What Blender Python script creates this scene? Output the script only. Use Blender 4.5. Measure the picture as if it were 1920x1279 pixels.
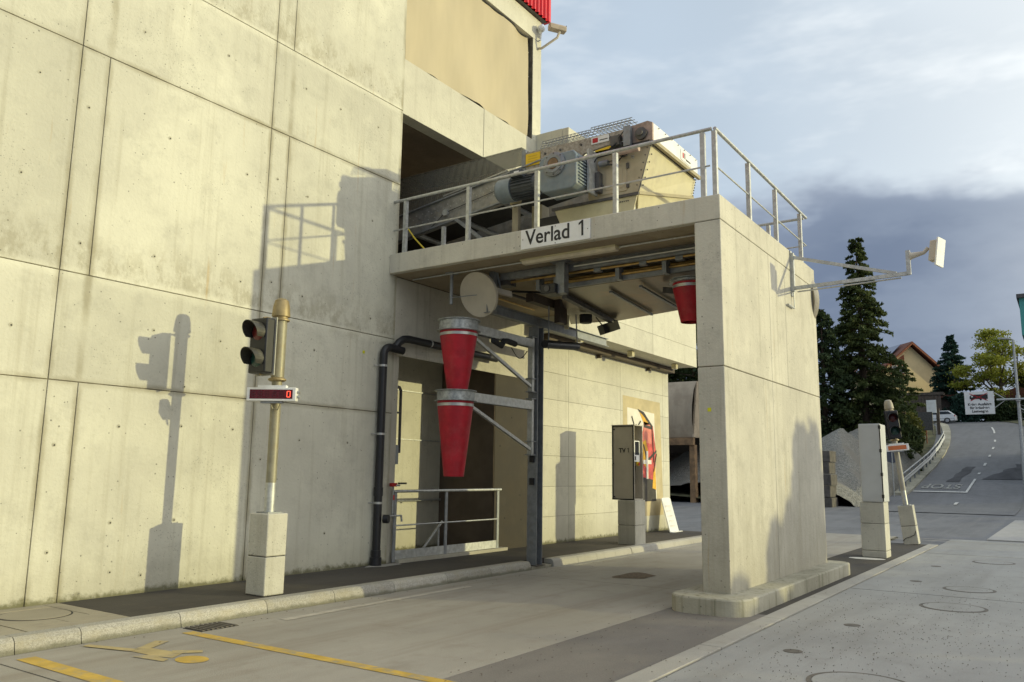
import bpy, bmesh, math, random
import numpy as np
from mathutils import Vector, Matrix, Quaternion

for o in list(bpy.data.objects):
    bpy.data.objects.remove(o, do_unlink=True)
scene = bpy.context.scene
COL = scene.collection
RNG = random.Random(7)

# ------------------------------------------------------------------ camera
cam_d = bpy.data.cameras.new('camera')
cam = bpy.data.objects.new('camera', cam_d)
COL.objects.link(cam)
cam_d.sensor_width = 36.0
cam_d.lens = 1524.8 / 1920 * 36.0
cam_d.clip_start = 0.1
cam_d.clip_end = 3000
yaw, pitch, roll = math.radians(55.6728), math.radians(9.2362), math.radians(0.8043)
fwd = Vector((math.sin(yaw)*math.cos(pitch), math.cos(yaw)*math.cos(pitch), math.sin(pitch)))
r0 = Vector((math.cos(yaw), -math.sin(yaw), 0.0))
u0 = r0.cross(fwd)
rt = math.cos(roll)*r0 + math.sin(roll)*u0
up = -math.sin(roll)*r0 + math.cos(roll)*u0
cam.matrix_world = Matrix(((rt.x, up.x, -fwd.x, 0.0), (rt.y, up.y, -fwd.y, 0.0), (rt.z, up.z, -fwd.z, 1.65), (0, 0, 0, 1)))
scene.camera = cam

# ------------------------------------------------------------------ light
SUN_DIR = Vector((-0.478, 1.0, -0.15)).normalized()
SUN_EL = math.asin(-SUN_DIR.z)
SUN_AZ = math.atan2(-SUN_DIR.x, -SUN_DIR.y)
sun_d = bpy.data.lights.new('sun', 'SUN')
sun_d.energy = 2.6
sun_d.angle = math.radians(0.55)
sun_d.color = (1.0, 0.92, 0.49)
sun = bpy.data.objects.new('sun', sun_d)
COL.objects.link(sun)
sun.rotation_euler = SUN_DIR.to_track_quat('-Z', 'Y').to_euler()
sun.location = (30, -60, 30)

world = bpy.data.worlds.new('World')
scene.world = world
world.use_nodes = True
wt = world.node_tree
wt.nodes.clear()


def N(t, typ, **kw):
    n = t.nodes.new(typ)
    for k, v in kw.items():
        if k.startswith('i_'):
            n.inputs[k[2:].replace('_', ' ')].default_value = v
        else:
            setattr(n, k, v)
    return n


def mathn(t, op, a, b=None, c=None, clamp=False):
    n = t.nodes.new('ShaderNodeMath')
    n.operation = op
    n.use_clamp = clamp
    for i, v in enumerate((a, b, c)):
        if v is None:
            continue
        if isinstance(v, (int, float)):
            n.inputs[i].default_value = v
        else:
            t.links.new(v, n.inputs[i])
    return n.outputs[0]


def mixc(t, fac, a, b, mode='MIX'):
    n = t.nodes.new('ShaderNodeMix')
    n.data_type = 'RGBA'
    n.blend_type = mode
    if isinstance(fac, (int, float)):
        n.inputs[0].default_value = fac
    else:
        t.links.new(fac, n.inputs[0])
    for i, v in ((6, a), (7, b)):
        if isinstance(v, (tuple, list)):
            n.inputs[i].default_value = (v[0], v[1], v[2], 1)
        else:
            t.links.new(v, n.inputs[i])
    return n.outputs[2]


def ramp(t, fac, lo, hi):
    n = t.nodes.new('ShaderNodeMapRange')
    n.interpolation_type = 'SMOOTHSTEP'
    t.links.new(fac, n.inputs[0])
    n.inputs[1].default_value = lo
    n.inputs[2].default_value = hi
    return n.outputs[0]


def noise(t, vec, scale, detail=4, rough=0.55, dist=0.0):
    n = t.nodes.new('ShaderNodeTexNoise')
    n.inputs['Scale'].default_value = scale
    n.inputs['Detail'].default_value = detail
    n.inputs['Roughness'].default_value = rough
    n.inputs['Distortion'].default_value = dist
    t.links.new(vec, n.inputs['Vector'])
    return n.outputs['Fac']


def scaled(t, vec, s):
    n = t.nodes.new('ShaderNodeVectorMath')
    n.operation = 'MULTIPLY'
    n.inputs[1].default_value = s
    t.links.new(vec, n.inputs[0])
    return n.outputs[0]


sky = N(wt, 'ShaderNodeTexSky', sky_type='NISHITA')
sky.sun_disc = False
sky.sun_elevation = SUN_EL
sky.sun_rotation = SUN_AZ
sky.altitude = 400
sky.air_density = 1.0
sky.dust_density = 0.8
sky.ozone_density = 1.5
tc = N(wt, 'ShaderNodeTexCoord')
sep = N(wt, 'ShaderNodeSeparateXYZ')
wt.links.new(tc.outputs['Generated'], sep.inputs[0])
dz = sep.outputs[2]
stretched = scaled(wt, tc.outputs['Generated'], (1.0, 1.0, 2.2))
n_big = noise(wt, stretched, 1.7, 2, 0.5, 0.0)
n_fine = noise(wt, stretched, 6.5, 4, 0.6, 0.0)
n_veil = n_big
n_wisp = noise(wt, scaled(wt, tc.outputs['Generated'], (2.2, 2.2, 7.0)), 2.4, 4, 0.62, 0.0)
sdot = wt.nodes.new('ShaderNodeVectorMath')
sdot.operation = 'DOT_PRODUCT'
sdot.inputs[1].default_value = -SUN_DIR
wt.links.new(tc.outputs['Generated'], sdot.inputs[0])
glow = ramp(wt, sdot.outputs['Value'], 0.05, 1.0)      # thin cloud brightened towards the unseen sun side, to add fill on the walls
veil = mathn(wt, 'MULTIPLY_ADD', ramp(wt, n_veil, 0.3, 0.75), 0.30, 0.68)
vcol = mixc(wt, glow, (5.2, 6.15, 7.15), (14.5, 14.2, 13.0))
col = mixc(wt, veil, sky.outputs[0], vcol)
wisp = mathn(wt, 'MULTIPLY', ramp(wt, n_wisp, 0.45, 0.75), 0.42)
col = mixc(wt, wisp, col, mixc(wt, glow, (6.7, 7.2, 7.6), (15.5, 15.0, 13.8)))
# bank of heavy cloud low over the horizon away from the sun, ragged upper edge
dotn = wt.nodes.new('ShaderNodeVectorMath')
dotn.operation = 'DOT_PRODUCT'
dotn.inputs[1].default_value = Vector((-SUN_DIR.x, -SUN_DIR.y, 0)).normalized()
wt.links.new(tc.outputs['Generated'], dotn.inputs[0])
away = mathn(wt, 'SUBTRACT', 1.0, ramp(wt, dotn.outputs['Value'], 0.25, 0.75))
edge = mathn(wt, 'ADD', mathn(wt, 'MULTIPLY', n_big, 0.55), mathn(wt, 'MULTIPLY', n_fine, 0.24))
depth = mathn(wt, 'ADD', mathn(wt, 'SUBTRACT', edge, dz), 0.045)
bank = mathn(wt, 'MULTIPLY', ramp(wt, depth, 0.03, 0.13), away)
lit = ramp(wt, n_fine, 0.36, 0.66)
inner = mixc(wt, lit, (1.45, 1.85, 2.65), (1.95, 2.4, 3.2))
bcol = mixc(wt, ramp(wt, depth, 0.05, 0.17), mixc(wt, lit, (2.2, 2.7, 3.6), (3.3, 3.8, 4.6)), inner)
col = mixc(wt, bank, col, bcol)
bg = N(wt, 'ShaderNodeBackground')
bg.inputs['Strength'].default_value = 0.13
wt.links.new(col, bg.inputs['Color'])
world.cycles.sampling_method = 'MANUAL'
world.cycles.sample_map_resolution = 256
wo = N(wt, 'ShaderNodeOutputWorld')
wt.links.new(bg.outputs[0], wo.inputs[0])

scene.view_settings.view_transform = 'Standard'
scene.view_settings.look = 'None'
scene.view_settings.exposure = 0.0
scene.view_settings.gamma = 1.0
scene.view_settings.use_curve_mapping = False
scene.render.engine = 'CYCLES'

# ------------------------------------------------------------------ materials
MATS = {}


def base_mat(name):
    m = bpy.data.materials.new(name)
    m.use_nodes = True
    t = m.node_tree
    b = t.nodes['Principled BSDF']
    g = N(t, 'ShaderNodeNewGeometry')
    return m, t, b, g.outputs['Position']


def bump(t, b, h, strength=0.3, dist=0.02):
    n = t.nodes.new('ShaderNodeBump')
    n.inputs['Strength'].default_value = strength
    n.inputs['Distance'].default_value = dist
    t.links.new(h, n.inputs['Height'])
    t.links.new(n.outputs[0], b.inputs['Normal'])


def plain(name, col, rough=0.5, metal=0.0, var=0.12, scale=6.0, bumps=0.0, bscale=80.0, dirt=None, dirt_amt=0.0, spec=0.5, streak=False):
    if name in MATS:
        return MATS[name]
    m, t, b, pos = base_mat(name)
    n1 = noise(t, scaled(t, pos, (1, 1, 0.25)) if streak else pos, scale, 3, 0.6)
    f = ramp(t, n1, 0.3, 0.72)
    lo = tuple(c*(1-var) for c in col)
    hi = tuple(min(1, c*(1+var)) for c in col)
    c = mixc(t, f, lo, hi)
    if dirt:
        d = noise(t, pos, scale*0.7, 4, 0.7)
        c = mixc(t, mathn(t, 'MULTIPLY', ramp(t, d, 0.48, 0.68), dirt_amt), c, dirt)
    t.links.new(c, b.inputs['Base Color'])
    rr = mathn(t, 'MULTIPLY_ADD', n1, 0.25, rough-0.12, True)
    t.links.new(rr, b.inputs['Roughness'])
    b.inputs['Metallic'].default_value = metal
    b.inputs['Specular IOR Level'].default_value = spec
    if bumps:
        bump(t, b, noise(t, pos, bscale, 4, 0.6), bumps, 0.01)
    MATS[name] = m
    return m


def concrete(name, light, dark, stain=(0.20, 0.175, 0.115), blotch=0.5, moss=False, pour=None, streaks=0.5, pores=True, rust=0.0, joints=False, foot=False):
    if name in MATS:
        return MATS[name]
    m, t, b, pos = base_mat(name)
    oi = N(t, 'ShaderNodeObjectInfo')
    big = noise(t, pos, 0.55, 4, 0.62, 0.0)
    c = mixc(t, ramp(t, big, 0.3, 0.7), dark, light)
    # cloudy formwork mottling
    mid = noise(t, pos, 3.2, 6, 0.7, 0.0)
    c = mixc(t, mathn(t, 'MULTIPLY', ramp(t, mid, 0.46, 0.74), 0.42), c, tuple(x*0.74 for x in dark))
    c = mixc(t, mathn(t, 'MULTIPLY', ramp(t, noise(t, pos, 1.4, 4, 0.7), 0.55, 0.75), 0.35), c, tuple(min(1, x*1.14) for x in light))
    # vertical water streaks
    st = noise(t, scaled(t, pos, (9, 9, 0.35)), 1.0, 3, 0.65)
    c = mixc(t, mathn(t, 'MULTIPLY', ramp(t, st, 0.5, 0.78), streaks), c, stain)
    st2 = noise(t, scaled(t, pos, (30, 30, 0.8)), 1.0, 2, 0.6)
    c = mixc(t, mathn(t, 'MULTIPLY', ramp(t, st2, 0.55, 0.8), streaks*0.45), c, tuple(x*0.7 for x in dark))
    if pour is not None:
        s = N(t, 'ShaderNodeSeparateXYZ')
        t.links.new(pos, s.inputs[0])
        z = s.outputs[2]
        for pz in pour:
            wob = mathn(t, 'ADD', z, mathn(t, 'MULTIPLY', noise(t, pos, 1.1, 2), 0.5))
            up_ = mathn(t, 'MULTIPLY', ramp(t, wob, pz+0.18, pz+0.28), mathn(t, 'SUBTRACT', 1.0, ramp(t, wob, pz+0.4, pz+1.0)))
            mot = ramp(t, noise(t, scaled(t, pos, (1, 1, 0.6)), 5.5, 5, 0.75), 0.42, 0.62)
            c = mixc(t, mathn(t, 'MULTIPLY', mathn(t, 'MULTIPLY', up_, mot), 0.45), c, stain)
            wob2 = mathn(t, 'ADD', z, mathn(t, 'MULTIPLY', noise(t, pos, 2.3, 2), 0.14))
            band = mathn(t, 'MULTIPLY', ramp(t, wob2, pz-0.06, pz+0.05), mathn(t, 'SUBTRACT', 1.0, ramp(t, wob2, pz+0.08, pz+0.16)))
            c = mixc(t, mathn(t, 'MULTIPLY', band, 0.5), c, tuple(min(1, x*1.15) for x in light))
    if joints:      # grime that has run along the formwork joints
        s = N(t, 'ShaderNodeSeparateXYZ')
        t.links.new(pos, s.inputs[0])
        m_ = mathn(t, 'FLOORED_MODULO', mathn(t, 'ADD', s.outputs[0], 2.875*6-4.66), 2.875)
        d_ = mathn(t, 'MINIMUM', mathn(t, 'MINIMUM', m_, mathn(t, 'ABSOLUTE', mathn(t, 'SUBTRACT', m_, 0.35))), mathn(t, 'SUBTRACT', 2.875, m_))
        for jz in (2.64, 6.75):
            d_ = mathn(t, 'MINIMUM', d_, mathn(t, 'ABSOLUTE', mathn(t, 'SUBTRACT', s.outputs[2], jz)))
        jn = noise(t, pos, 4.0, 3, 0.7)
        near = mathn(t, 'SUBTRACT', 1.0, ramp(t, mathn(t, 'SUBTRACT', d_, mathn(t, 'MULTIPLY', jn, 0.06)), -0.02, 0.045))
        c = mixc(t, mathn(t, 'MULTIPLY', near, mathn(t, 'MULTIPLY_ADD', ramp(t, noise(t, pos, 1.3, 2), 0.35, 0.65), 0.5, 0.15)), c, stain)
    if moss:
        s = N(t, 'ShaderNodeSeparateXYZ')
        t.links.new(pos, s.inputs[0])
        wob = mathn(t, 'ADD', s.outputs[2], mathn(t, 'MULTIPLY', noise(t, pos, 9.0, 5, 0.7), -0.22))
        c = mixc(t, mathn(t, 'MULTIPLY', mathn(t, 'SUBTRACT', 1.0, ramp(t, wob, 0.03, 0.12)), 0.85), c, (0.075, 0.078, 0.03))
        c = mixc(t, mathn(t, 'MULTIPLY', mathn(t, 'SUBTRACT', 1.0, ramp(t, wob, 0.05, 0.7)), 0.22), c, (0.22, 0.19, 0.10))
    if foot:
        s = N(t, 'ShaderNodeSeparateXYZ')
        t.links.new(pos, s.inputs[0])
        wz = mathn(t, 'ADD', s.outputs[2], mathn(t, 'MULTIPLY', noise(t, scaled(t, pos, (3, 3, 0.8)), 1.0, 4, 0.7), -3.2))
        gm_ = mathn(t, 'SUBTRACT', 1.0, ramp(t, wz, -1.6, 0.7))
        c = mixc(t, mathn(t, 'MULTIPLY', gm_, 0.5), c, (0.27, 0.245, 0.18))
    if rust:
        rz = noise(t, scaled(t, pos, (7, 7, 0.5)), 1.0, 4, 0.6)
        c = mixc(t, mathn(t, 'MULTIPLY', ramp(t, rz, 0.66, 0.76), rust), c, (0.40, 0.25, 0.07))
    tint = mathn(t, 'MULTIPLY_ADD', oi.outputs['Random'], 0.12, 0.94)
    hs = N(t, 'ShaderNodeHueSaturation')
    t.links.new(tint, hs.inputs['Value'])
    t.links.new(c, hs.inputs['Color'])
    c = hs.outputs[0]
    fine = noise(t, pos, 45, 3, 0.7)
    c = mixc(t, mathn(t, 'MULTIPLY', ramp(t, fine, 0.55, 0.85), 0.22), c, tuple(x*0.6 for x in dark))
    if pores:
        v = N(t, 'ShaderNodeTexVoronoi')
        v.inputs['Scale'].default_value = 9.0
        t.links.new(pos, v.inputs['Vector'])
        pr = mathn(t, 'LESS_THAN', v.outputs['Distance'], mathn(t, 'MULTIPLY', noise(t, pos, 1.7, 2), 0.15))
        c = mixc(t, mathn(t, 'MULTIPLY', pr, 0.75), c, tuple(x*0.35 for x in dark))
        v2 = N(t, 'ShaderNodeTexVoronoi')
        v2.inputs['Scale'].default_value = 26.0
        t.links.new(pos, v2.inputs['Vector'])
        pr2 = mathn(t, 'LESS_THAN', v2.outputs['Distance'], mathn(t, 'MULTIPLY', ramp(t, noise(t, pos, 0.8, 3), 0.4, 0.75), 0.22))
        c = mixc(t, mathn(t, 'MULTIPLY', pr2, 0.5), c, tuple(x*0.5 for x in dark))
    t.links.new(c, b.inputs['Base Color'])
    b.inputs['Roughness'].default_value = 0.85
    b.inputs['Specular IOR Level'].default_value = 0.25
    bump(t, b, noise(t, pos, 22, 2, 0.7), 0.4, 0.015)
    MATS[name] = m
    return m


WALL = concrete('wall_concrete', (0.61, 0.595, 0.49), (0.50, 0.485, 0.405), moss=True, pour=(3.93, 8.17), rust=0.4, joints=True, streaks=0.26, stain=(0.27, 0.24, 0.155))
WALL2 = concrete('smooth_concrete', (0.62, 0.60, 0.495), (0.53, 0.51, 0.425), streaks=0.15, moss=True)
PORTAL = concrete('portal_concrete', (0.60, 0.57, 0.475), (0.47, 0.445, 0.375), streaks=0.3, moss=False, rust=0.3, foot=True)
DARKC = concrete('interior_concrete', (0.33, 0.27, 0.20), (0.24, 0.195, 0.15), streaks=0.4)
PLINTH = concrete('plinth_concrete', (0.44, 0.415, 0.33), (0.27, 0.255, 0.195), stain=(0.12, 0.115, 0.06), streaks=0.8)
PEDC = concrete('pedestal_concrete', (0.55, 0.53, 0.45), (0.42, 0.405, 0.345), streaks=0.25)


def granite():
    m, t, b, pos = base_mat('granite_kerb')
    v = N(t, 'ShaderNodeTexVoronoi')
    v.inputs['Scale'].default_value = 110
    t.links.new(pos, v.inputs['Vector'])
    s = N(t, 'ShaderNodeSeparateColor')
    t.links.new(v.outputs['Color'], s.inputs[0])
    c = mixc(t, s.outputs[0], (0.28, 0.265, 0.225), (0.47, 0.445, 0.385))
    c = mixc(t, mathn(t, 'MULTIPLY', ramp(t, noise(t, pos, 2.5, 6, 0.7), 0.42, 0.68), 0.6), c, (0.36, 0.32, 0.22))
    sp = N(t, 'ShaderNodeSeparateXYZ')
    t.links.new(pos, sp.inputs[0])
    low = mathn(t, 'ADD', sp.outputs[2], mathn(t, 'MULTIPLY', noise(t, pos, 7, 4), -0.08))
    c = mixc(t, mathn(t, 'MULTIPLY', mathn(t, 'SUBTRACT', 1.0, ramp(t, low, -0.03, 0.02)), 0.7), c, (0.10, 0.095, 0.05))
    oi = N(t, 'ShaderNodeObjectInfo')
    hs = N(t, 'ShaderNodeHueSaturation')
    t.links.new(mathn(t, 'MULTIPLY_ADD', oi.outputs['Random'], 0.25, 0.85), hs.inputs['Value'])
    t.links.new(c, hs.inputs['Color'])
    t.links.new(hs.outputs[0], b.inputs['Base Color'])
    b.inputs['Roughness'].default_value = 0.8
    bump(t, b, noise(t, pos, 70, 3), 0.4, 0.01)
    return m


def paving(name, light, dark, grit=0.5, rough=0.7, stain=(0.12, 0.10, 0.075), drive=True, stain_amt=0.55, spk=0.35):
    m, t, b, pos = base_mat(name)
    big = noise(t, scaled(t, pos, (0.5, 1.2, 1)), 0.6, 4, 0.65)
    c = mixc(t, ramp(t, big, 0.3, 0.7), dark, light)
    if drive:      # tyre-worn bands along the lane and broom marks
        tr = noise(t, scaled(t, pos, (0.10, 2.2, 1)), 1.0, 5, 0.6, 0.2)
        c = mixc(t, mathn(t, 'MULTIPLY', ramp(t, tr, 0.48, 0.72), stain_amt), c, stain)
        br = noise(t, scaled(t, pos, (3, 60, 1)), 1.0, 3, 0.5)
        c = mixc(t, mathn(t, 'MULTIPLY', br, 0.16), c, tuple(x*0.6 for x in dark))
    bl = noise(t, pos, 2.1, 5, 0.72)
    c = mixc(t, mathn(t, 'MULTIPLY', ramp(t, bl, 0.5, 0.72), stain_amt*0.7), c, stain)
    g = noise(t, pos, 90, 2, 0.75)
    c = mixc(t, mathn(t, 'MULTIPLY', ramp(t, g, 0.45, 0.75), grit), c, tuple(x*0.5 for x in dark))
    v = N(t, 'ShaderNodeTexVoronoi')
    v.inputs['Scale'].default_value = 6.0
    t.links.new(pos, v.inputs['Vector'])
    spot = mathn(t, 'LESS_THAN', v.outputs['Distance'], mathn(t, 'MULTIPLY', noise(t, pos, 0.9, 2), 0.06))
    c = mixc(t, mathn(t, 'MULTIPLY', spot, spk), c, tuple(x*0.3 for x in dark))
    t.links.new(c, b.inputs['Base Color'])
    t.links.new(mathn(t, 'MULTIPLY_ADD', bl, 0.3, rough-0.15, True), b.inputs['Roughness'])
    b.inputs['Specular IOR Level'].default_value = 0.3
    bump(t, b, noise(t, pos, 70, 2), 0.3, 0.01)
    MATS[name] = m
    return m


GRANITE = granite()
ROADC = paving('road_concrete', (0.40, 0.37, 0.315), (0.315, 0.29, 0.245), grit=0.3, stain=(0.23, 0.19, 0.145), stain_amt=0.5)
LANEC = paving('lane_concrete', (0.37, 0.365, 0.345), (0.29, 0.285, 0.27), grit=0.3, stain=(0.2, 0.19, 0.165), stain_amt=0.35)
STRIPC = paving('strip_concrete', (0.44, 0.42, 0.37), (0.34, 0.32, 0.28), grit=0.3, drive=False, stain_amt=0.3)
ASPH = paving('walk_asphalt', (0.085, 0.076, 0.064), (0.055, 0.049, 0.042), grit=0.55, rough=0.85, stain=(0.17, 0.14, 0.10), drive=False, stain_amt=0.4)
PATCH = paving('patch_asphalt', (0.225, 0.205, 0.18), (0.165, 0.15, 0.135), grit=0.5, stain=(0.27, 0.24, 0.2), drive=False, stain_amt=0.4)
YARD = paving('yard_asphalt', (0.20, 0.20, 0.205), (0.14, 0.14, 0.145), grit=0.35, stain=(0.26, 0.25, 0.24), stain_amt=0.5)
HILLROAD = paving('hill_asphalt', (0.185, 0.185, 0.19), (0.15, 0.15, 0.155), grit=0.3, stain=(0.12, 0.12, 0.12), stain_amt=0.4, spk=0)
TAR = paving('tar_asphalt', (0.15, 0.147, 0.15), (0.105, 0.103, 0.106), grit=0.3, rough=0.95, drive=False, stain_amt=0.1)
TAR.node_tree.nodes['Principled BSDF'].inputs['Specular IOR Level'].default_value = 0.04
PADC = paving('pad_concrete', (0.42, 0.40, 0.37), (0.34, 0.33, 0.305), grit=0.2, drive=False, stain_amt=0.3)
PAVER = paving('paver_concrete', (0.40, 0.355, 0.265), (0.31, 0.275, 0.205), grit=0.3, drive=False, stain_amt=0.35)
EARTH = plain('hill_earth', (0.085, 0.085, 0.04), 0.95, var=0.4, scale=1.2, bumps=0.5, bscale=20)
GALV = plain('galvanised_steel', (0.47, 0.48, 0.47), 0.5, 0.55, var=0.16, scale=14, dirt=(0.3, 0.28, 0.22), dirt_amt=0.35)
GALVD = plain('dull_galvanised_steel', (0.26, 0.275, 0.29), 0.55, 0.5, var=0.15, scale=9, dirt=(0.22, 0.19, 0.14), dirt_amt=0.3)
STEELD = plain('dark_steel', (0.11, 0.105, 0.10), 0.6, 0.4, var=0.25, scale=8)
STAINL = plain('stainless_sheet', (0.15, 0.125, 0.09), 0.40, 0.6, var=0.25, scale=2.5, dirt=(0.22, 0.14, 0.08), dirt_amt=0.6)
BRASS = plain('brass_tube', (0.50, 0.33, 0.12), 0.4, 0.6, var=0.2, scale=8)
RED = plain('red_spout_plastic', (0.36, 0.010, 0.022), 0.5, var=0.18, scale=5, dirt=(0.40, 0.10, 0.10), dirt_amt=0.16, spec=0.35)
REDSHEET = plain('red_cladding', (0.62, 0.012, 0.018), 0.4, var=0.08, scale=2)
WHITEP = plain('white_paint', (0.78, 0.78, 0.76), 0.45, var=0.05, scale=3, dirt=(0.55, 0.53, 0.46), dirt_amt=0.25)
CREAMP = plain('cream_paint', (0.57, 0.515, 0.32), 0.5, var=0.07, scale=3, dirt=(0.40, 0.34, 0.21), dirt_amt=0.5)
GREYP = plain('grey_cabinet_paint', (0.50, 0.51, 0.50), 0.5, var=0.05, scale=3, dirt=(0.50, 0.49, 0.45), dirt_amt=0.25)
BLACKP = plain('black_plastic', (0.014, 0.014, 0.016), 0.45, var=0.2, scale=10)
BLACKR = plain('black_rubber', (0.02, 0.02, 0.02), 0.75, var=0.2, scale=10)
OLIVE = plain('weathered_pole_paint', (0.27, 0.25, 0.175), 0.5, 0.2, var=0.12, scale=7, dirt=(0.24, 0.19, 0.1), dirt_amt=0.5)
CAPB = plain('bronze_cap', (0.31, 0.24, 0.12), 0.5, 0.3, var=0.15, scale=9)
BLUEG = plain('motor_paint', (0.20, 0.24, 0.265), 0.45, 0.1, var=0.12, scale=6, dirt=(0.28, 0.26, 0.22), dirt_amt=0.35)
MOTORD = plain('motor_dark', (0.075, 0.085, 0.095), 0.5, 0.1, var=0.2, scale=9)
SPECK = plain('speckled_side_plate', (0.36, 0.33, 0.285), 0.55, 0.35, var=0.25, scale=22, dirt=(0.15, 0.12, 0.09), dirt_amt=0.6)
SIDEP = plain('side_beam_plate', (0.27, 0.265, 0.25), 0.5, 0.45, var=0.2, scale=7, dirt=(0.42, 0.37, 0.28), dirt_amt=0.45)
YELLOW = plain('yellow_sign', (0.80, 0.52, 0.015), 0.5, var=0.04)
YPAINT = plain('yellow_road_paint', (0.54, 0.355, 0.06), 0.7, var=0.15, scale=6, dirt=(0.34, 0.29, 0.19), dirt_amt=0.95)
YFADE = plain('faded_yellow_paint', (0.44, 0.345, 0.16), 0.75, var=0.15, scale=5, dirt=(0.34, 0.29, 0.20), dirt_amt=0.9)
WLINE = plain('white_road_paint', (0.60, 0.59, 0.55), 0.7, var=0.12, scale=9, dirt=(0.3, 0.28, 0.25), dirt_amt=0.5)
WFADE = plain('worn_white_paint', (0.46, 0.42, 0.35), 0.75, var=0.12, scale=9, dirt=(0.34, 0.3, 0.24), dirt_amt=0.8)
CANVAS = plain('canvas_tarp', (0.47, 0.405, 0.275), 0.85, var=0.07, scale=1.5, bumps=0.15, bscale=200, streak=True)
TANSHED = plain('tan_shed_sheet', (0.40, 0.33, 0.235), 0.8, var=0.14, scale=1.2, dirt=(0.25, 0.19, 0.13), dirt_amt=0.4, streak=True)
RUSTB = plain('rusty_beam', (0.24, 0.15, 0.075), 0.8, var=0.3, scale=3)
SILVER = plain('zinc_strap', (0.46, 0.46, 0.44), 0.4, 0.6, var=0.1)
DISH = plain('beige_dish', (0.52, 0.47, 0.38), 0.55, var=0.06, scale=3, dirt=(0.38, 0.33, 0.25), dirt_amt=0.3)
JOINT = plain('joint_filler', (0.035, 0.033, 0.03), 0.9, var=0.3)
IRON = plain('cast_iron', (0.13, 0.115, 0.095), 0.7, 0.3, var=0.25, scale=12)
INK = plain('sign_ink', (0.018, 0.018, 0.018), 0.6, var=0.05)
REDINK = plain('red_ink', (0.45, 0.015, 0.02), 0.6, var=0.05)
BARK = plain('bark', (0.09, 0.065, 0.045), 0.9, var=0.3, scale=5, bumps=0.6, bscale=25)
TEAL = plain('teal_cladding', (0.07, 0.33, 0.30), 0.5, var=0.06)
PLASTER = plain('house_plaster', (0.74, 0.59, 0.33), 0.85, var=0.06, scale=0.8)
ROOFT = plain('roof_tiles', (0.17, 0.06, 0.035), 0.8, var=0.25, scale=6)
WOODR = plain('brown_timber', (0.26, 0.075, 0.03), 0.7, var=0.15, scale=4)
SOLAR = plain('solar_panel', (0.05, 0.07, 0.16), 0.15, 0.0, var=0.05)
FENCEW = plain('dark_wood', (0.09, 0.07, 0.055), 0.85, var=0.25, scale=3)
CARW = plain('white_car_paint', (0.75, 0.76, 0.78), 0.25, var=0.03)
TYREM = plain('tyre_rubber', (0.02, 0.02, 0.02), 0.8)
RIMM = plain('wheel_rim', (0.5, 0.5, 0.52), 0.35, 0.7)
YCABLE = plain('yellow_cable', (0.65, 0.5, 0.03), 0.5)
BROWNP = plain('brown_steel_box', (0.075, 0.055, 0.038), 0.6, 0.2, var=0.2)
LITTER = plain('dry_leaf', (0.06, 0.045, 0.03), 0.9, var=0.4, scale=3)


def foliage(name, a, b2, scale=0.6):
    m, t, b, pos = base_mat(name)
    f = ramp(t, noise(t, pos, scale, 4, 0.6), 0.35, 0.65)
    c = mixc(t, f, a, b2)
    f2 = ramp(t, noise(t, pos, 5.0, 2), 0.3, 0.7)
    c = mixc(t, mathn(t, 'MULTIPLY', f2, 0.4), c, tuple(x*1.7 for x in b2))
    t.links.new(c, b.inputs['Base Color'])
    b.inputs['Roughness'].default_value = 0.65
    b.inputs['Specular IOR Level'].default_value = 0.2
    tr = N(t, 'ShaderNodeBsdfTranslucent')
    t.links.new(c, tr.inputs['Color'])
    mx = N(t, 'ShaderNodeMixShader')
    mx.inputs[0].default_value = 0.25
    out = t.nodes['Material Output']
    t.links.new(b.outputs[0], mx.inputs[1])
    t.links.new(tr.outputs[0], mx.inputs[2])
    t.links.new(mx.outputs[0], out.inputs['Surface'])
    return m


LEAF_SEQ = foliage('sequoia_needles', (0.035, 0.055, 0.02), (0.085, 0.105, 0.03))
LEAF_DARK = foliage('dark_needles', (0.024, 0.042, 0.02), (0.052, 0.074, 0.026))
LEAF_FIR = foliage('fir_needles', (0.018, 0.045, 0.035), (0.03, 0.065, 0.045))
LEAF_YEL = foliage('yellow_green_leaves', (0.15, 0.19, 0.025), (0.27, 0.27, 0.035))
LEAF_BUSH = foliage('shrub_leaves', (0.03, 0.045, 0.014), (0.10, 0.10, 0.02))


def glassy(name, col, alpha):
    m, t, b, pos = base_mat(name)
    st = noise(t, scaled(t, pos, (1, 40, 1)), 1.0, 3)
    c = mixc(t, st, tuple(x*0.6 for x in col), col)
    t.links.new(c, b.inputs['Base Color'])
    b.inputs['Roughness'].default_value = 0.35
    tr = N(t, 'ShaderNodeBsdfTransparent')
    mx = N(t, 'ShaderNodeMixShader')
    mx.inputs[0].default_value = alpha
    out = t.nodes['Material Output']
    t.links.new(tr.outputs[0], mx.inputs[1])
    t.links.new(b.outputs[0], mx.inputs[2])
    t.links.new(mx.outputs[0], out.inputs['Surface'])
    return m


COVER = glassy('ribbed_clear_cover', (0.20, 0.195, 0.165), 0.55)


def emit(name, col, s):
    m, t, b, pos = base_mat(name)
    b.inputs['Base Color'].default_value = (*[x*0.3 for x in col], 1)
    b.inputs['Emission Color'].default_value = (*col, 1)
    b.inputs['Emission Strength'].default_value = s
    return m


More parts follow.
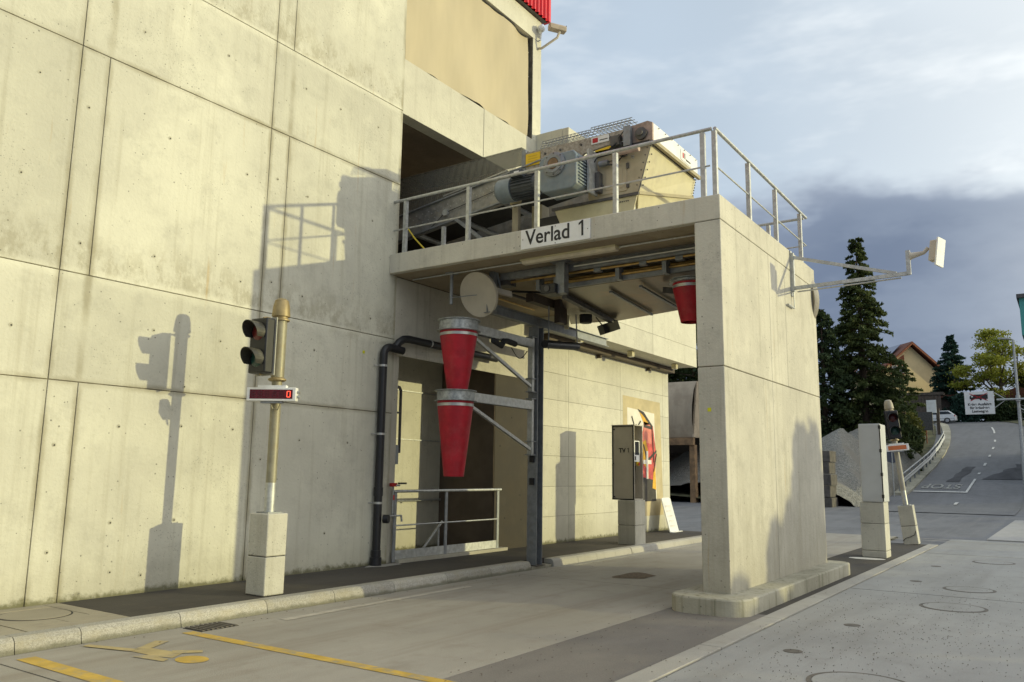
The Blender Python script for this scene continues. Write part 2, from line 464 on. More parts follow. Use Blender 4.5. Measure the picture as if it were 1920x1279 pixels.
LED = emit('lit_led', (1.0, 0.10, 0.05), 2.2)
LEDOFF = plain('unlit_led', (0.05, 0.006, 0.008), 0.5, var=0.1)
DISPB = plain('display_window', (0.11, 0.010, 0.014), 0.25, var=0.1)
REDLENS = plain('red_lens', (0.13, 0.016, 0.014), 0.3, var=0.1, scale=30)
GREENLENS = plain('green_lens', (0.012, 0.05, 0.04), 0.3, var=0.1, scale=30)
ORANGE = plain('orange_display', (0.55, 0.16, 0.05), 0.4, var=0.08)
WINDOWG = plain('window_glass', (0.05, 0.06, 0.075), 0.12, var=0.1)
SCREEN = plain('dark_screen', (0.012, 0.013, 0.016), 0.2)
STICK = plain('yellow_sticker', (0.62, 0.62, 0.01), 0.5)


def gravelmat():
    m, t, b, pos = base_mat('gravel')
    v = N(t, 'ShaderNodeTexVoronoi')
    v.inputs['Scale'].default_value = 16
    t.links.new(pos, v.inputs['Vector'])
    s = N(t, 'ShaderNodeSeparateColor')
    t.links.new(v.outputs['Color'], s.inputs[0])
    c = mixc(t, s.outputs[0], (0.17, 0.165, 0.145), (0.36, 0.345, 0.30))
    c = mixc(t, ramp(t, noise(t, pos, 0.8, 4), 0.4, 0.7), c, (0.26, 0.24, 0.20))
    t.links.new(c, b.inputs['Base Color'])
    b.inputs['Roughness'].default_value = 0.9
    bump(t, b, v.outputs['Distance'], 0.8, 0.1)
    return m


GRAVEL = gravelmat()

# ------------------------------------------------------------------ mesh helpers


def V(*a):
    return Vector(a)


class MB:
    def __init__(s):
        s.v, s.f = [], []

    def add(s, vs, fs):
        o = len(s.v)
        s.v += [tuple(p) for p in vs]
        s.f += [tuple(i+o for i in f) for f in fs]
        return s

    def box(s, x0, y0, z0, x1, y1, z1):
        return s.add([(x0, y0, z0), (x1, y0, z0), (x1, y1, z0), (x0, y1, z0), (x0, y0, z1), (x1, y0, z1), (x1, y1, z1), (x0, y1, z1)],
                     [(0, 3, 2, 1), (4, 5, 6, 7), (0, 1, 5, 4), (1, 2, 6, 5), (2, 3, 7, 6), (3, 0, 4, 7)])

    def obox(s, c, ax, ay, az):
        c, ax, ay, az = Vector(c), Vector(ax), Vector(ay), Vector(az)
        vs = [c+i*ax+j*ay+k*az for k in (-1, 1) for i, j in ((-1, -1), (1, -1), (1, 1), (-1, 1))]
        return s.add(vs, [(0, 3, 2, 1), (4, 5, 6, 7), (0, 1, 5, 4), (1, 2, 6, 5), (2, 3, 7, 6), (3, 0, 4, 7)])

    def bar(s, p0, p1, w, h, upv=(0, 0, 1)):
        p0, p1 = Vector(p0), Vector(p1)
        d = (p1-p0)
        L = d.length
        d.normalize()
        u = Vector(upv)
        sd = d.cross(u)
        if sd.length < 1e-4:
            sd = Vector((1, 0, 0))
        sd.normalize()
        u = sd.cross(d)
        return s.obox((p0+p1)/2, d*L/2, sd*w/2, u*h/2)

    def prism(s, pts, off):
        off = Vector(off)
        n = len(pts)
        a = [Vector(p) for p in pts]
        vs = a+[p+off for p in a]
        fs = [tuple(range(n-1, -1, -1)), tuple(range(n, 2*n))]+[(i, (i+1) % n, (i+1) % n+n, i+n) for i in range(n)]
        return s.add(vs, fs)

    def path(s, pts, r, n=10, caps=True):
        pts = [Vector(p) for p in pts]
        rs = r if isinstance(r, (list, tuple)) else [r]*len(pts)
        rings = []
        ref = None
        for i, p in enumerate(pts):
            if i == 0:
                d = pts[1]-p
            elif i == len(pts)-1:
                d = p-pts[i-1]
            else:
                d = (pts[i+1]-p).normalized()+(p-pts[i-1]).normalized()
            d.normalize()
            if ref is None:
                ref = d.orthogonal().normalized()
            ref = (ref-d*ref.dot(d)).normalized()
            b = d.cross(ref)
            rings.append([p+(ref*math.cos(2*math.pi*k/n)+b*math.sin(2*math.pi*k/n))*rs[i] for k in range(n)])
        vs = [q for rg in rings for q in rg]
        fs = []
        for i in range(len(pts)-1):
            for k in range(n):
                fs.append((i*n+k, i*n+(k+1) % n, (i+1)*n+(k+1) % n, (i+1)*n+k))
        if caps:
            fs.append(tuple(range(n-1, -1, -1)))
            fs.append(tuple((len(pts)-1)*n+k for k in range(n)))
        return s.add(vs, fs)

    def lathe(s, c, axis, prof, n=24, close=True):
        c, a = Vector(c), Vector(axis).normalized()
        e1 = a.orthogonal().normalized()
        e2 = a.cross(e1)
        vs = []
        for r, h in prof:
            for k in range(n):
                t = 2*math.pi*k/n
                vs.append(c+a*h+(e1*math.cos(t)+e2*math.sin(t))*max(r, 1e-4))
        fs = []
        for i in range(len(prof)-1):
            for k in range(n):
                fs.append((i*n+k, i*n+(k+1) % n, (i+1)*n+(k+1) % n, (i+1)*n+k))
        if close:
            fs.append(tuple(range(n-1, -1, -1)))
            fs.append(tuple((len(prof)-1)*n+k for k in range(n)))
        return s.add(vs, fs)

    def build(s, name, mat, parent=None, bevel=0.0, smooth=True, kind=None, label=None, fixn=True):
        off = root_of(parent).location if parent else Vector((0, 0, 0))
        me = bpy.data.meshes.new(name)
        me.from_pydata([(x-off.x, y-off.y, z-off.z) for x, y, z in s.v], [], s.f)
        if fixn:
            bm = bmesh.new()
            bm.from_mesh(me)
            bmesh.ops.recalc_face_normals(bm, faces=bm.faces)
            bm.to_mesh(me)
            bm.free()
        if smooth:
            me.polygons.foreach_set('use_smooth', [True]*len(me.polygons))
            me.set_sharp_from_angle(angle=math.radians(32))
        me.materials.append(mat)
        o = bpy.data.objects.new(name, me)
        COL.objects.link(o)
        if parent:
            o.parent = parent
        if bevel:
            md = o.modifiers.new('bevel', 'BEVEL')
            md.width = bevel
            md.segments = 2
            md.limit_method = 'ANGLE'
        if kind:
            o['kind'] = kind
        if label:
            o['label'] = label
        return o


def root_of(o):
    while o.parent:
        o = o.parent
    return o


def thing(name, loc, label, cat, group=None):
    o = bpy.data.objects.new(name, None)
    COL.objects.link(o)
    o.location = loc
    o.empty_display_size = 0.2
    o['label'] = label
    o['category'] = cat
    if group:
        o['group'] = group
    return o


def tag(o, label, cat, group=None):
    o['label'] = label
    o['category'] = cat
    if group:
        o['group'] = group
    return o


def struct(o, label=None):
    o['kind'] = 'structure'
    if label:
        o['label'] = label
    return o


def text(name, body, size, mat, origin, right, upv, parent, align='LEFT', shear=0, sx=1.0, th=0.002, bold=0.0):
    cu = bpy.data.curves.new(name, 'FONT')
    cu.body = body
    cu.size = size
    cu.align_x = align
    cu.extrude = th
    cu.offset = bold
    ob = bpy.data.objects.new(name, cu)
    COL.objects.link(ob)
    dg = bpy.context.evaluated_depsgraph_get()
    me = bpy.data.meshes.new_from_object(ob.evaluated_get(dg))
    bpy.data.objects.remove(ob, do_unlink=True)
    r_, u_ = Vector(right).normalized(), Vector(upv).normalized()
    n_ = r_.cross(u_)
    off = root_of(parent).location if parent else Vector((0, 0, 0))
    o3 = Vector(origin)-off
    for v in me.vertices:
        v.co = o3+r_*v.co.x*sx+u_*v.co.y+n_*v.co.z
    me.name = name
    me.materials.clear()
    me.materials.append(mat)
    ob = bpy.data.objects.new(name, me)
    COL.objects.link(ob)
    if parent:
        ob.parent = parent
    return ob


def digit_one(name, h, mat, origin, right, upv, parent):
    r_, u_ = Vector(right), Vector(upv)
    n_ = r_.cross(u_)
    pts = [(0.10, 0), (0.20, 0), (0.20, 0.72), (0.12, 0.72), (-0.04, 0.60), (-0.04, 0.50), (0.10, 0.59)]
    m = MB().prism([Vector(origin)+r_*(a*h)+u_*(b*h) for a, b in pts], n_*0.002)
    return m.build(name, mat, parent, smooth=False)


def quadsheet(pts, z=None):
    m = MB()
    m.add(pts, [tuple(range(len(pts)))])
    return m


# ------------------------------------------------------------------ terrain


def zt(x):
    return float(np.interp(x, [-1000, 40, 50, 56, 70, 84, 103, 112, 130, 400, 2000], [0, 0, .25, .78, 2.6, 4.75, 7.65, 8.5, 9.6, 12, 30]))


g = MB()
xs = [-400, -100, -30, 0, 30, 40, 43, 46, 48, 50, 53, 56, 60, 65, 70, 77, 84, 90, 96, 103, 108, 112, 120, 130, 200, 400, 2000]
ys = [-900, -200, -60, -20, 0, 8, 20, 60, 200, 900]
vs = [(x, y, zt(x)-0.05) for x in xs for y in ys]
fs = [(i*len(ys)+j, (i+1)*len(ys)+j, (i+1)*len(ys)+j+1, i*len(ys)+j+1) for i in range(len(xs)-1) for j in range(len(ys)-1)]
g.add(vs, fs)
struct(g.build('ground', YARD, smooth=False), 'grey asphalt yard ground stretching to the hill')

# slabs of the two lanes: each cast slab is a piece
lane = thing('loading_lane', (8, 5.5, 0), 'beige concrete loading lane passing under the portal', 'road')
lane['kind'] = 'structure'
for x0, x1 in ((-14, -4.0), (-3.98, 3.54), (3.56, 11.6), (11.62, 19.6), (19.62, 26.2)):
    ya = 4.34
    MB().box(x0, ya, -0.2, x1, 7.87, 0.0).build('concrete_slab', ROADC, lane)
MB().box(-14, 4.3, -0.21, 26.2, 7.9, -0.008).build('joint_bed', JOINT, lane)
rl = thing('right_lane', (12, 0, 0), 'blue grey concrete lane right of the portal with manhole covers', 'road')
rl['kind'] = 'structure'
for x0, x1 in ((-14, -1.5), (-1.48, 5.98), (6.0, 13.47), (13.51, 20.96), (21.01, 26.2)):
    MB().box(x0, -9.0, -0.2, x1, 2.92, 0.0).build('concrete_slab', LANEC, rl)
MB().box(-14, -9, -0.21, 26.2, 2.935, -0.01).build('joint_bed', JOINT, rl)
st = thing('flush_kerb', (5, 3.05, 0), 'flush pale kerb strip between the two lanes', 'kerb')
st['kind'] = 'structure'
x = -14.0
while x < 23.4:
    L = min(1.99, 23.6-x)
    MB().box(x+0.004, 2.945, -0.2, x+L-0.004, 3.17, 0.012).build('kerb_stone', STRIPC, st, bevel=0.006)
    x += 2.0
MB().box(-14, 3.18, -0.2, 10.2, 4.33, 0.002).build('asphalt_strip', PATCH)
struct(bpy.data.objects['asphalt_strip'], 'darker asphalt strip in front of the pillar plinth')
MB().box(10.2, 3.18, -0.2, 23.6, 4.33, 0.001).build('island_asphalt', ASPH)
struct(bpy.data.objects['island_asphalt'], 'dark asphalt island behind the pillar carrying the cabinets')
MB().box(27.2, -12, -0.2, 46, 2.15, -0.02).build('concrete_pad', PADC)
struct(bpy.data.objects['concrete_pad'], 'pale concrete pad at the right of the yard')

# raised walkway along the building
wk = MB().box(5.04, 8.12, -0.2, 22.0, 9.62, 0.132).build('walkway', ASPH)
struct(wk, 'dark asphalt walkway raised behind the granite kerb')
pv = thing('paved_walkway', (4, 8.9, 0), 'beige paved end of the walkway by the left wall', 'pavement')
pv['kind'] = 'structure'
for i, (x0, x1) in enumerate(((-6, -3.6), (-3.58, -1.2), (-1.18, 1.2), (1.22, 3.1), (3.12, 4.0))):
    MB().box(x0, 8.12, -0.2, x1, 9.62, 0.132).build('paving_slab', PAVER, pv)
for x0, x1, y0, y1 in ((4.02, 5.03, 8.12, 8.36), (4.02, 4.5, 8.37, 8.62), (4.51, 5.03, 8.37, 8.62), (4.02, 4.14, 8.63, 9.62), (4.86, 5.03, 8.63, 9.62), (4.15, 4.85, 9.4, 9.62)):
    MB().box(x0, y0, -0.2, x1, y1, 0.132).build('paving_slab', PAVER, pv)
MB().box(4.0, 8.12, -0.2, 5.035, 9.62, 0.118).build('joint_bed', JOINT, pv)
mh = thing('round_cover', (4.5, 9.0, 0.13), 'round beige concrete manhole cover in the paved walkway', 'manhole')
MB().box(4.141, 8.631, 0.02, 4.859, 9.399, 0.1285).build('frame_slab', PAVER, mh)
MB().lathe((4.5, 9.02, 0.12), (0, 0, 1), [(0.33, 0), (0.33, 0.015)], 40).build('lid', PAVER, mh)
MB().lathe((4.5, 9.02, 0.12), (0, 0, 1), [(0.333, 0.0), (0.333, 0.0115), (0.350, 0.0115), (0.350, 0.0)], 40, False).build('rim', JOINT, mh)

# granite kerb
kb = thing('granite_kerb', (8, 8, 0), 'granite kerb stones along the walkway', 'kerb')
kb['kind'] = 'structure'
prof = [(7.88, -0.1), (7.93, 0.10), (7.955, 0.125), (7.975, 0.137), (8.125, 0.137), (8.125, -0.1)]
kx = [-6.0, -4.9, -3.8, -2.7, -1.6, -0.5, 0.6, 1.7, 2.8, 3.8, 4.4, 5.46, 6.59, 7.66, 8.79, 9.96, 11.1, 12.28]
for x0, x1 in zip(kx[:-1], kx[1:]):
    MB().prism([(x0+0.004, y, z) for y, z in prof], (x1-x0-0.008, 0, 0)).build('kerb_stone', GRANITE, kb, smooth=False)
kx = [12.95, 13.85, 14.6, 15.4, 16.14]
for xs_ in (kx, [16.16, 16.9, 17.7, 18.69, 19.6, 20.5, 21.4, 22.3]):
    for x0, x1 in zip(xs_[:-1], xs_[1:]):
        MB().prism([(x0+0.004, y-0.05, z-0.006) for y, z in prof], (x1-x0-0.008, 0, 0)).build('kerb_stone', STRIPC, kb, smooth=False)
MB().box(12.28, 7.90, -0.1, 12.95, 8.125, 0.045).build('notch_base', PLINTH, kb)
MB().box(-6, 7.935, -0.12, 22.2, 8.12, 0.02).build('bedding', JOINT, kb)
# gutter line of paler mortar
MB().box(12.95, 7.66, -0.1, 22.2, 7.83, 0.004).build('gutter_strip', STRIPC)
struct(bpy.data.objects['gutter_strip'], 'pale gutter strip at the foot of the far kerb')

# ---- painted markings
def paint(name, pts, mat, label, cat='marking', z=0.004, group=None):
    o = quadsheet([(x, y, z) for x, y in pts]).build(name, mat, smooth=False)
    tag(o, label, cat, group)
    return o


paint('yellow_line', [(5.26, 7.6), (5.39, 7.6), (5.42, 3.3), (5.29, 3.3)], YPAINT, 'worn yellow line crossing the lane by the drain grate')
paint('yellow_line', [(3.70, 7.66), (3.86, 7.66), (3.82, 4.4), (3.66, 4.4)], YPAINT, 'worn yellow line at the lower left corner near the slab joint')
paint('white_line', [(6.4, 7.34), (9.9, 7.40), (9.9, 7.50), (6.4, 7.46)], WFADE, 'faint white line parallel to the granite kerb')
paint('white_line', [(25.2, -4), (25.28, -4), (25.28, 9), (25.2, 9)], WFADE, 'thin pale line across the yard, nearer one beyond the cabinets')
paint('white_line', [(26.4, -4), (26.48, -4), (26.48, 9), (26.4, 9)], WFADE, 'thin pale line across the yard, farther one beyond the cabinets', z=-0.03)
paint('white_patch', [(18.55+0.1*math.cos(t)*2.2, 3.66+0.36*math.sin(t)) for t in np.linspace(0, 6.28, 20)[:-1]], WLINE, 'pale oval patch on the asphalt in front of the white cabinet', z=0.006)
# faded walking figure: head, body, arm and leg strokes
fig = thing('pedestrian_symbol', (4.6, 7.0, 0), 'faded yellow walking figure painted between the two yellow lines', 'marking')
def figpoly(name, pts, mat, z=0.004):
    quadsheet([(x, y, z) for x, y in pts]).build(name, mat, fig, smooth=False)
figpoly('head', [(4.62+0.13*math.cos(t), 6.50+0.16*math.sin(t)) for t in np.linspace(0, 6.28, 22)[:-1]], YPAINT)
figpoly('torso', [(4.48, 7.22), (4.66, 7.25), (4.72, 6.78), (4.55, 6.68), (4.50, 6.85)], YFADE)
figpoly('arm', [(4.66, 6.82), (4.84, 6.66), (4.9, 6.74), (4.72, 6.95)], YFADE, 0.0055)
figpoly('arm', [(4.5, 6.95), (4.36, 7.0), (4.42, 6.62), (4.5, 6.66)], YFADE, 0.0055)
figpoly('leg', [(4.62, 7.16), (4.95, 7.34), (4.88, 7.46), (4.56, 7.27)], YFADE, 0.0055)
figpoly('leg', [(4.47, 7.2), (4.56, 7.24), (4.40, 7.78), (4.32, 7.74)], YFADE, 0.0070)

# drain grate by the kerb
gr = thing('drain_grate', (5.65, 7.65, 0), 'small slotted iron drain grate at the granite kerb', 'drain')
MB().box(5.42, 7.5, -0.05, 5.88, 7.82, 0.003).build('recess', JOINT, gr)
for i in range(8):
    x = 5.44+i*0.057
    MB().box(x, 7.51, 0.0, x+0.03, 7.81, 0.012).build('grate_bar', IRON, gr)

# manhole covers in the right lane
for i, (x, y, r, lb) in enumerate(((12.38, 1.42, 0.40, 'round manhole cover in the right lane, second nearest'), (14.5, 1.43, 0.36, 'round manhole cover in the right lane just beyond the slab joint'),
                                   (19.5, 1.45, 0.38, 'round manhole cover in the right lane, farthest, past the pillar'), (7.35, 1.55, 0.42, 'round manhole cover at the bottom edge, nearest of the lane'))):
    t = thing('manhole_cover', (x, y, 0), lb, 'manhole', 'manhole covers in the right lane')
    MB().lathe((x, y, -0.02), (0, 0, 1), [(r-0.045, 0), (r-0.045, 0.026)], 40).build('lid', LANEC, t)
    MB().lathe((x, y, -0.02), (0, 0, 1), [(r-0.04, 0), (r-0.04, 0.024), (r, 0.024), (r, 0)], 40, False).build('frame_ring', IRON, t)
for x, y in ((10.15, 2.2), (15.1, 2.25), (17.9, 2.3), (8.3, 2.35)):
    t = thing('valve_cap', (x, y, 0), {10.15: 'small oval valve cap in the right lane, nearest the slab corner', 15.1: 'small valve cap in the right lane just past the first joint', 17.9: 'small valve cap in the right lane, farthest', 8.3: 'small valve cap near the bottom of the right lane'}[x], 'valve cap', 'valve caps in the lane')
    MB().lathe((x, y, -0.01), (0, 0, 1), [(0.09, 0), (0.09, 0.014)], 18).build('lid', IRON, t)

# leaf litter
rs = np.random.RandomState(3)
lm = MB()
for i in range(1700):
    while True:
        x = rs.uniform(5.5, 20)
        y = rs.uniform(-2.5, 2.85)
        if rs.rand() < math.exp(-((x-9)/4.0)**2-((y-1.6)/1.3)**2)+0.05:
            break
    s = rs.uniform(0.004, 0.011)
    a = rs.uniform(0, 6.28)
    c, sn = math.cos(a)*s, math.sin(a)*s
    h = rs.uniform(0.004, 0.014)
    lm.add([(x-c, y-sn, 0.003), (x+sn*.5, y-c*.5, 0.003+h), (x+c, y+sn, 0.005), (x-sn*.5, y+c*.5, 0.003+h*.6)], [(0, 1, 2, 3)])
for i in range(500):
    x = rs.uniform(4, 19)
    y = rs.choice([3.3, 7.75, 4.2])+rs.normal(0, 0.25)
    if y > 7.86:
        continue
    s = rs.uniform(0.006, 0.015)
    lm.add([(x-s, y, 0.016), (x, y-s*.6, 0.022), (x+s, y, 0.016), (x, y+s*.6, 0.02)], [(0, 1, 2, 3)])
lo = lm.build('leaf_litter', LITTER, smooth=False, fixn=False)
lo['kind'] = 'stuff'
tag(lo, 'dark leaf scraps and grit strewn over the right lane', 'litter')
sd = quadsheet([(12.66+0.42*math.cos(t)*(1+.25*math.sin(3*t)), 6.1+0.36*math.sin(t)*(1+.3*math.cos(2*t)), 0.005) for t in np.linspace(0, 6.28, 30)[:-1]])
tag(sd.build('spilled_grit', plain('brown_grit', (0.15, 0.11, 0.07), 0.95, var=0.4, scale=20, bumps=0.6, bscale=60), smooth=False), 'brown grit spilled on the lane left of the pillar', 'grit')

# ------------------------------------------------------------------ main building
WY = 9.6
bld = thing('concrete_building', (8, 12, 0), 'tall board marked concrete silo building with canvas opening', 'building')
# structural backing with its openings
bk = MB()
Y0, Y1 = WY+0.014, WY+0.30
for x0, x1, z0, z1 in ((-9, 10.42, -0.3, 12.25), (10.42, 15.13, 3.72, 5.06), (13.5, 15.13, -0.3, 3.72), (10.42, 15.13, 8.13, 9.2), (10.42, 15.13, 11.7, 12.25), (14.76, 15.13, 9.2, 11.7), (14.5, 15.13, 5.06, 8.13), (10.42, 14.5, 5.06, 5.41)):
    bk.box(x0, Y0, z0, x1, Y1, z1)
WJ = plain('wall_joint', (0.17, 0.15, 0.105), 0.95, var=0.4, scale=5)
bk.build('wall_core', WJ, bld, smooth=False)
# cast panels with recessed joints
rows = [(0.10, 2.64, (4.66, 5.01, 7.535, 7.88)), (2.64, 3.93, (4.66, 7.535)), (3.93, 6.75, (4.66, 5.01, 7.535, 7.88)), (6.75, 8.17, (4.66, 7.535)), (8.17, 12.25, (4.66, 7.535, 7.87))]
gp = 0.0045
for z0, z1, xs_ in rows:
    xl = [-9, -4.1, -1.1, 1.78]+list(xs_)+[10.42]
    for x0, x1 in zip(xl[:-1], xl[1:]):
        MB().box(x0+gp, WY, z0+(gp if z0 > 1 else 0), x1-(gp if x1 < 10.4 else -0.003), Y1-0.02, z1-(0.006 if z1 < 12 else 0)).build('concrete_panel', WALL, bld, bevel=0.006)
for x0, x1, z0, z1 in ((10.421, 15.12, 3.72, 5.05), (10.421, 12.9, 8.13, 9.2), (12.912, 15.12, 8.13, 9.2), (10.421, 15.12, 11.7, 12.25), (14.762, 15.12, 9.2, 11.7), (14.5, 15.12, 5.41, 8.13)):
    MB().box(x0+0.002, WY+0.002, z0-0.004, x1-0.002, Y1-0.02, z1-0.007).build('concrete_panel', WALL2 if z0 > 5 else PORTAL, bld, bevel=0.004)
# body of the tower and rooms behind the openings
bd = MB()
bd.box(-9, 20, -0.3, 15.1, 20.3, 15)
bd.box(-9, Y1, 12.2, 15.1, 20, 12.4)
bd.box(14.8, Y1, 5.0, 15.12, 20, 12.2)
bd.box(-9, Y1, -0.3, -8.7, 20, 12.2)
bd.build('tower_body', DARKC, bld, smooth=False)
rm = MB()
rm.box(9.9, 13.2, 4.9, 14.8, 13.4, 9.0)
rm.box(9.8, Y1, 4.9, 9.95, 13.2, 9.0)
rm.box(9.8, Y1, 8.35, 14.8, 13.2, 8.5)
rm.box(9.8, Y1, 4.95, 14.8, 13.2, 5.05)
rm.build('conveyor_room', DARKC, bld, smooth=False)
for x in (11.2, 11.55):
    MB().box(x, 13.17, 5.1, x+0.012, 13.2, 8.3).build('room_joint', JOINT, bld)
# stairwell recess behind the doorway
sw = MB()
sw.box(9.9, 11.0, -2.2, 13.7, 11.2, 4.4)
sw.box(9.9, Y1, -2.2, 10.1, 11.0, 4.4)
sw.box(9.9, Y1, 4.3, 13.7, 11.0, 4.4)
sw.box(9.9, 9.9, -2.4, 13.7, 11.0, -2.2)
sw.build('stairwell_wall', WALL2, bld, smooth=False)
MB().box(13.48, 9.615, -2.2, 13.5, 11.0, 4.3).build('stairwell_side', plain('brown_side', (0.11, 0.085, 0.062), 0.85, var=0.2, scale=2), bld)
MB().box(10.42, WY+0.004, 0.1, 10.56, WY+0.28, 3.72).build('door_jamb', PORTAL, bld, bevel=0.005)
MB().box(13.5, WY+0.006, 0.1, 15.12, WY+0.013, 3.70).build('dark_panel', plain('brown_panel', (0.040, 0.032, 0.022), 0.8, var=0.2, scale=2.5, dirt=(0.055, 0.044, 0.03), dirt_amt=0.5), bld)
for x, z in ((13.9, 0.75), (14.5, 0.7), (14.45, 1.2), (14.1, 2.8), (13.7, 2.2)):
    MB().lathe((x, WY+0.002, z), (0, 1, 0), [(0.02, 0), (0.02, 0.005)], 10).build('panel_plug', JOINT, bld)
for z in (2.28, 3.25):
    MB().box(10.1, 10.975, z, 13.44, 11.0, z+0.02).build('panel_rail', GALV, bld)
for i in range(9):     # steps going down to the left
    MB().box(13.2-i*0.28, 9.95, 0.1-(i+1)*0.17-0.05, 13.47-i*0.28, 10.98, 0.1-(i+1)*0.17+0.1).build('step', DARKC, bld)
MB().box(10.56, WY-0.16, 0.10, 13.78, WY+0.10, 0.19).build('sill', PORTAL, bld, bevel=0.006)
MB().box(10.45, WY-0.012, 3.66, 15.12, WY+0.001, 3.73).build('header_ledge', PORTAL, bld)
# red corrugated cladding over the concrete
cl = MB()
pts = []
x = -9.0
k = 0
while x < 15.25:
    pts += [(x, 9.43), (x+0.045, 9.43), (x+0.075, 9.48), (x+0.125, 9.48)]
    x += 0.155
pts = [p for p in pts if p[0] <= 15.25]+[(15.25, 9.48)]
n = len(pts)
cl.add([(px, py, 12.27) for px, py in pts]+[(px, py, 15.2) for px, py in pts], [(i, i+1, n+i+1, n+i) for i in range(n-1)])
cl.box(15.2, 9.44, 12.27, 15.28, 9.62, 15.2)
cl.box(-9, 9.62, 12.26, 15.2, 20.3, 15.2)
cl.build('cladding', REDSHEET, bld, smooth=False)
MB().box(-9, 9.5, 12.262, 15.2, 9.61, 12.268).build('drip_edge', STEELD, bld)
# canvas hung in the upper opening, slack edges
cv = MB()
nx, nz = 40, 24
for j in range(nz+1):
    for i in range(nx+1):
        u, w = i/nx, j/nz
        xx = 10.50+u*(14.66-10.50)
        zz = 9.24+w*(11.66-9.24)
        sag = 0.03*math.sin(u*math.pi*7)*(w**6+(1-w)**6)
        zz += (0.03*abs(math.sin(u*math.pi*8)))*((w-0.5)*-1.0)*(1 if w > 0.9 or w < 0.1 else 0)
        yy = WY+0.12+0.02*math.sin(u*9+w*5)+0.012*math.sin(u*31-w*9)+0.03*(0.5-abs(u-0.5))*math.sin(w*3.1)-0.05
        cv.v.append((xx, yy+sag, zz))
for j in range(nz):
    for i in range(nx):
        a_ = j*(nx+1)+i
        cv.f.append((a_, a_+1, a_+nx+2, a_+nx+1))
co = cv.build('canvas', CANVAS, bld)
MB().box(10.46, WY+0.26, 9.2, 14.76, WY+0.3, 11.7).build('opening_back', STEELD, bld)
for i in range(9):
    u = i/8
    x = 10.56+u*4.06
    MB().path([(x, WY+0.12, 9.28), (x+0.05, WY+0.1, 9.2)], 0.008, 6).build('lashing', SILVER, bld)
    MB().path([(x, WY+0.12, 11.55), (x+0.04, WY+0.1, 11.7)], 0.008, 6).build('lashing', SILVER, bld)
for i in range(4):
    z = 9.5+i*0.6
    MB().path([(14.61, WY+0.12, z), (14.76, WY+0.1, z+0.04)], 0.008, 6).build('lashing', SILVER, bld)
# formwork tie holes
th = [(4.12, 4.95), (4.2, 6.2), (4.12, 1.4), (5.9, 6.0), (7.15, 5.9), (7.16, 4.3), (5.82, 4.36), (5.42, 7.3), (6.7, 7.55), (8.15, 7.65), (8.9, 7.6), (9.8, 7.62), (8.3, 5.9), (8.3, 4.3), (9.75, 5.9), (9.8, 4.2),
      (5.55, 2.15), (5.55, 1.0), (6.4, 2.72), (6.4, 2.2), (6.4, 1.0), (7.2, 2.2), (8.4, 2.1), (9.0, 0.7), (9.4, 2.1), (6.0, 0.35), (5.6, 0.42), (4.8, 6.0), (4.86, 4.3), (4.8, 1.9), (4.84, 0.7), (7.7, 6.0), (7.7, 4.4), (7.7, 1.8), (5.9, 3.4), (6.9, 3.4), (8.6, 3.5), (4.2, 3.2), (6.6, 10.0), (8.9, 9.6), (9.7, 10.2)]
rs = np.random.RandomState(11)
for x, z in th:
    MB().lathe((x, WY-0.003, z), (0, 1, 0), [(0.024, 0.0), (0.018, 0.004)], 12).build('tie_hole', plain('tie_plug', (0.42, 0.40, 0.31), 0.9), bld, label='round formwork tie plug')
    MB().lathe((x+0.005, WY-0.005, z-0.004), (0, 1, 0), [(0.010, 0.0), (0.010, 0.004)], 10).build('tie_hole', JOINT, bld)

# far wing: lower wall with the mural, upper storey jutting out
wing = thing('far_wing', (18.5, 9.6, 0), 'lower concrete wing beyond the portal with jutting upper storey', 'building')
MB().box(15.14, WY+0.012, -0.2, 22.2, 10.2, 4.74).build('wall_core', WJ, wing)
xl = [15.135, 16.44, 19.12, 21.8, 22.22]
zl = [0.10, 0.72, 1.374, 2.048, 2.706, 3.31, 3.92, 4.74]
for x0, x1 in zip(xl[:-1], xl[1:]):
    for z0, z1 in zip(zl[:-1], zl[1:]):
        MB().box(x0+0.004, WY, z0+0.003, x1-0.004, WY+0.15, z1-0.003).build('concrete_panel', WALL2, wing, bevel=0.003)
MB().box(14.95, 8.755, 4.75, 22.26, 20, 9.33).build('upper_core', WALL2, wing)
for x0, x1 in ((14.93, 16.6), (16.6, 19.3), (19.3, 22.3)):
    for z0, z1 in ((4.74, 5.28), (5.28, 6.9), (6.9, 9.35)):
        MB().box(x0+0.004, 8.74, z0+0.003, x1-0.004, 8.9, z1-0.003).build('concrete_panel', WALL2, wing, bevel=0.003)
MB().box(14.93, 8.905, 4.743, 15.1, 9.598, 9.35).build('end_panel', WALL2, wing)
MB().box(15.2, 9.38, 4.60, 22.2, 9.59, 4.74).build('cable_channel', BROWNP, wing)
for x, y, lb in ((15.86, 8.98, 'nearest'), (18.49, 8.98, 'middle'), (21.26, 8.98, 'farthest')):
    t = thing('downlight', (x, y, 4.74), 'small cream square downlight under the jutting storey, %s of three' % lb, 'lamp', 'downlights under the jutting storey')
    MB().box(x-0.07, y-0.07, 4.6, x+0.07, y+0.07, 4.738).build('housing', CREAMP, t, bevel=0.01)
    MB().box(x-0.05, y-0.05, 4.59, x+0.05, y+0.05, 4.599).build('lens', WHITEP, t)
for x in (17.8, 20.7):
    MB().box(x, 9.48, 4.52, x+0.08, 9.58, 4.6).build('channel_clip', BROWNP, wing)

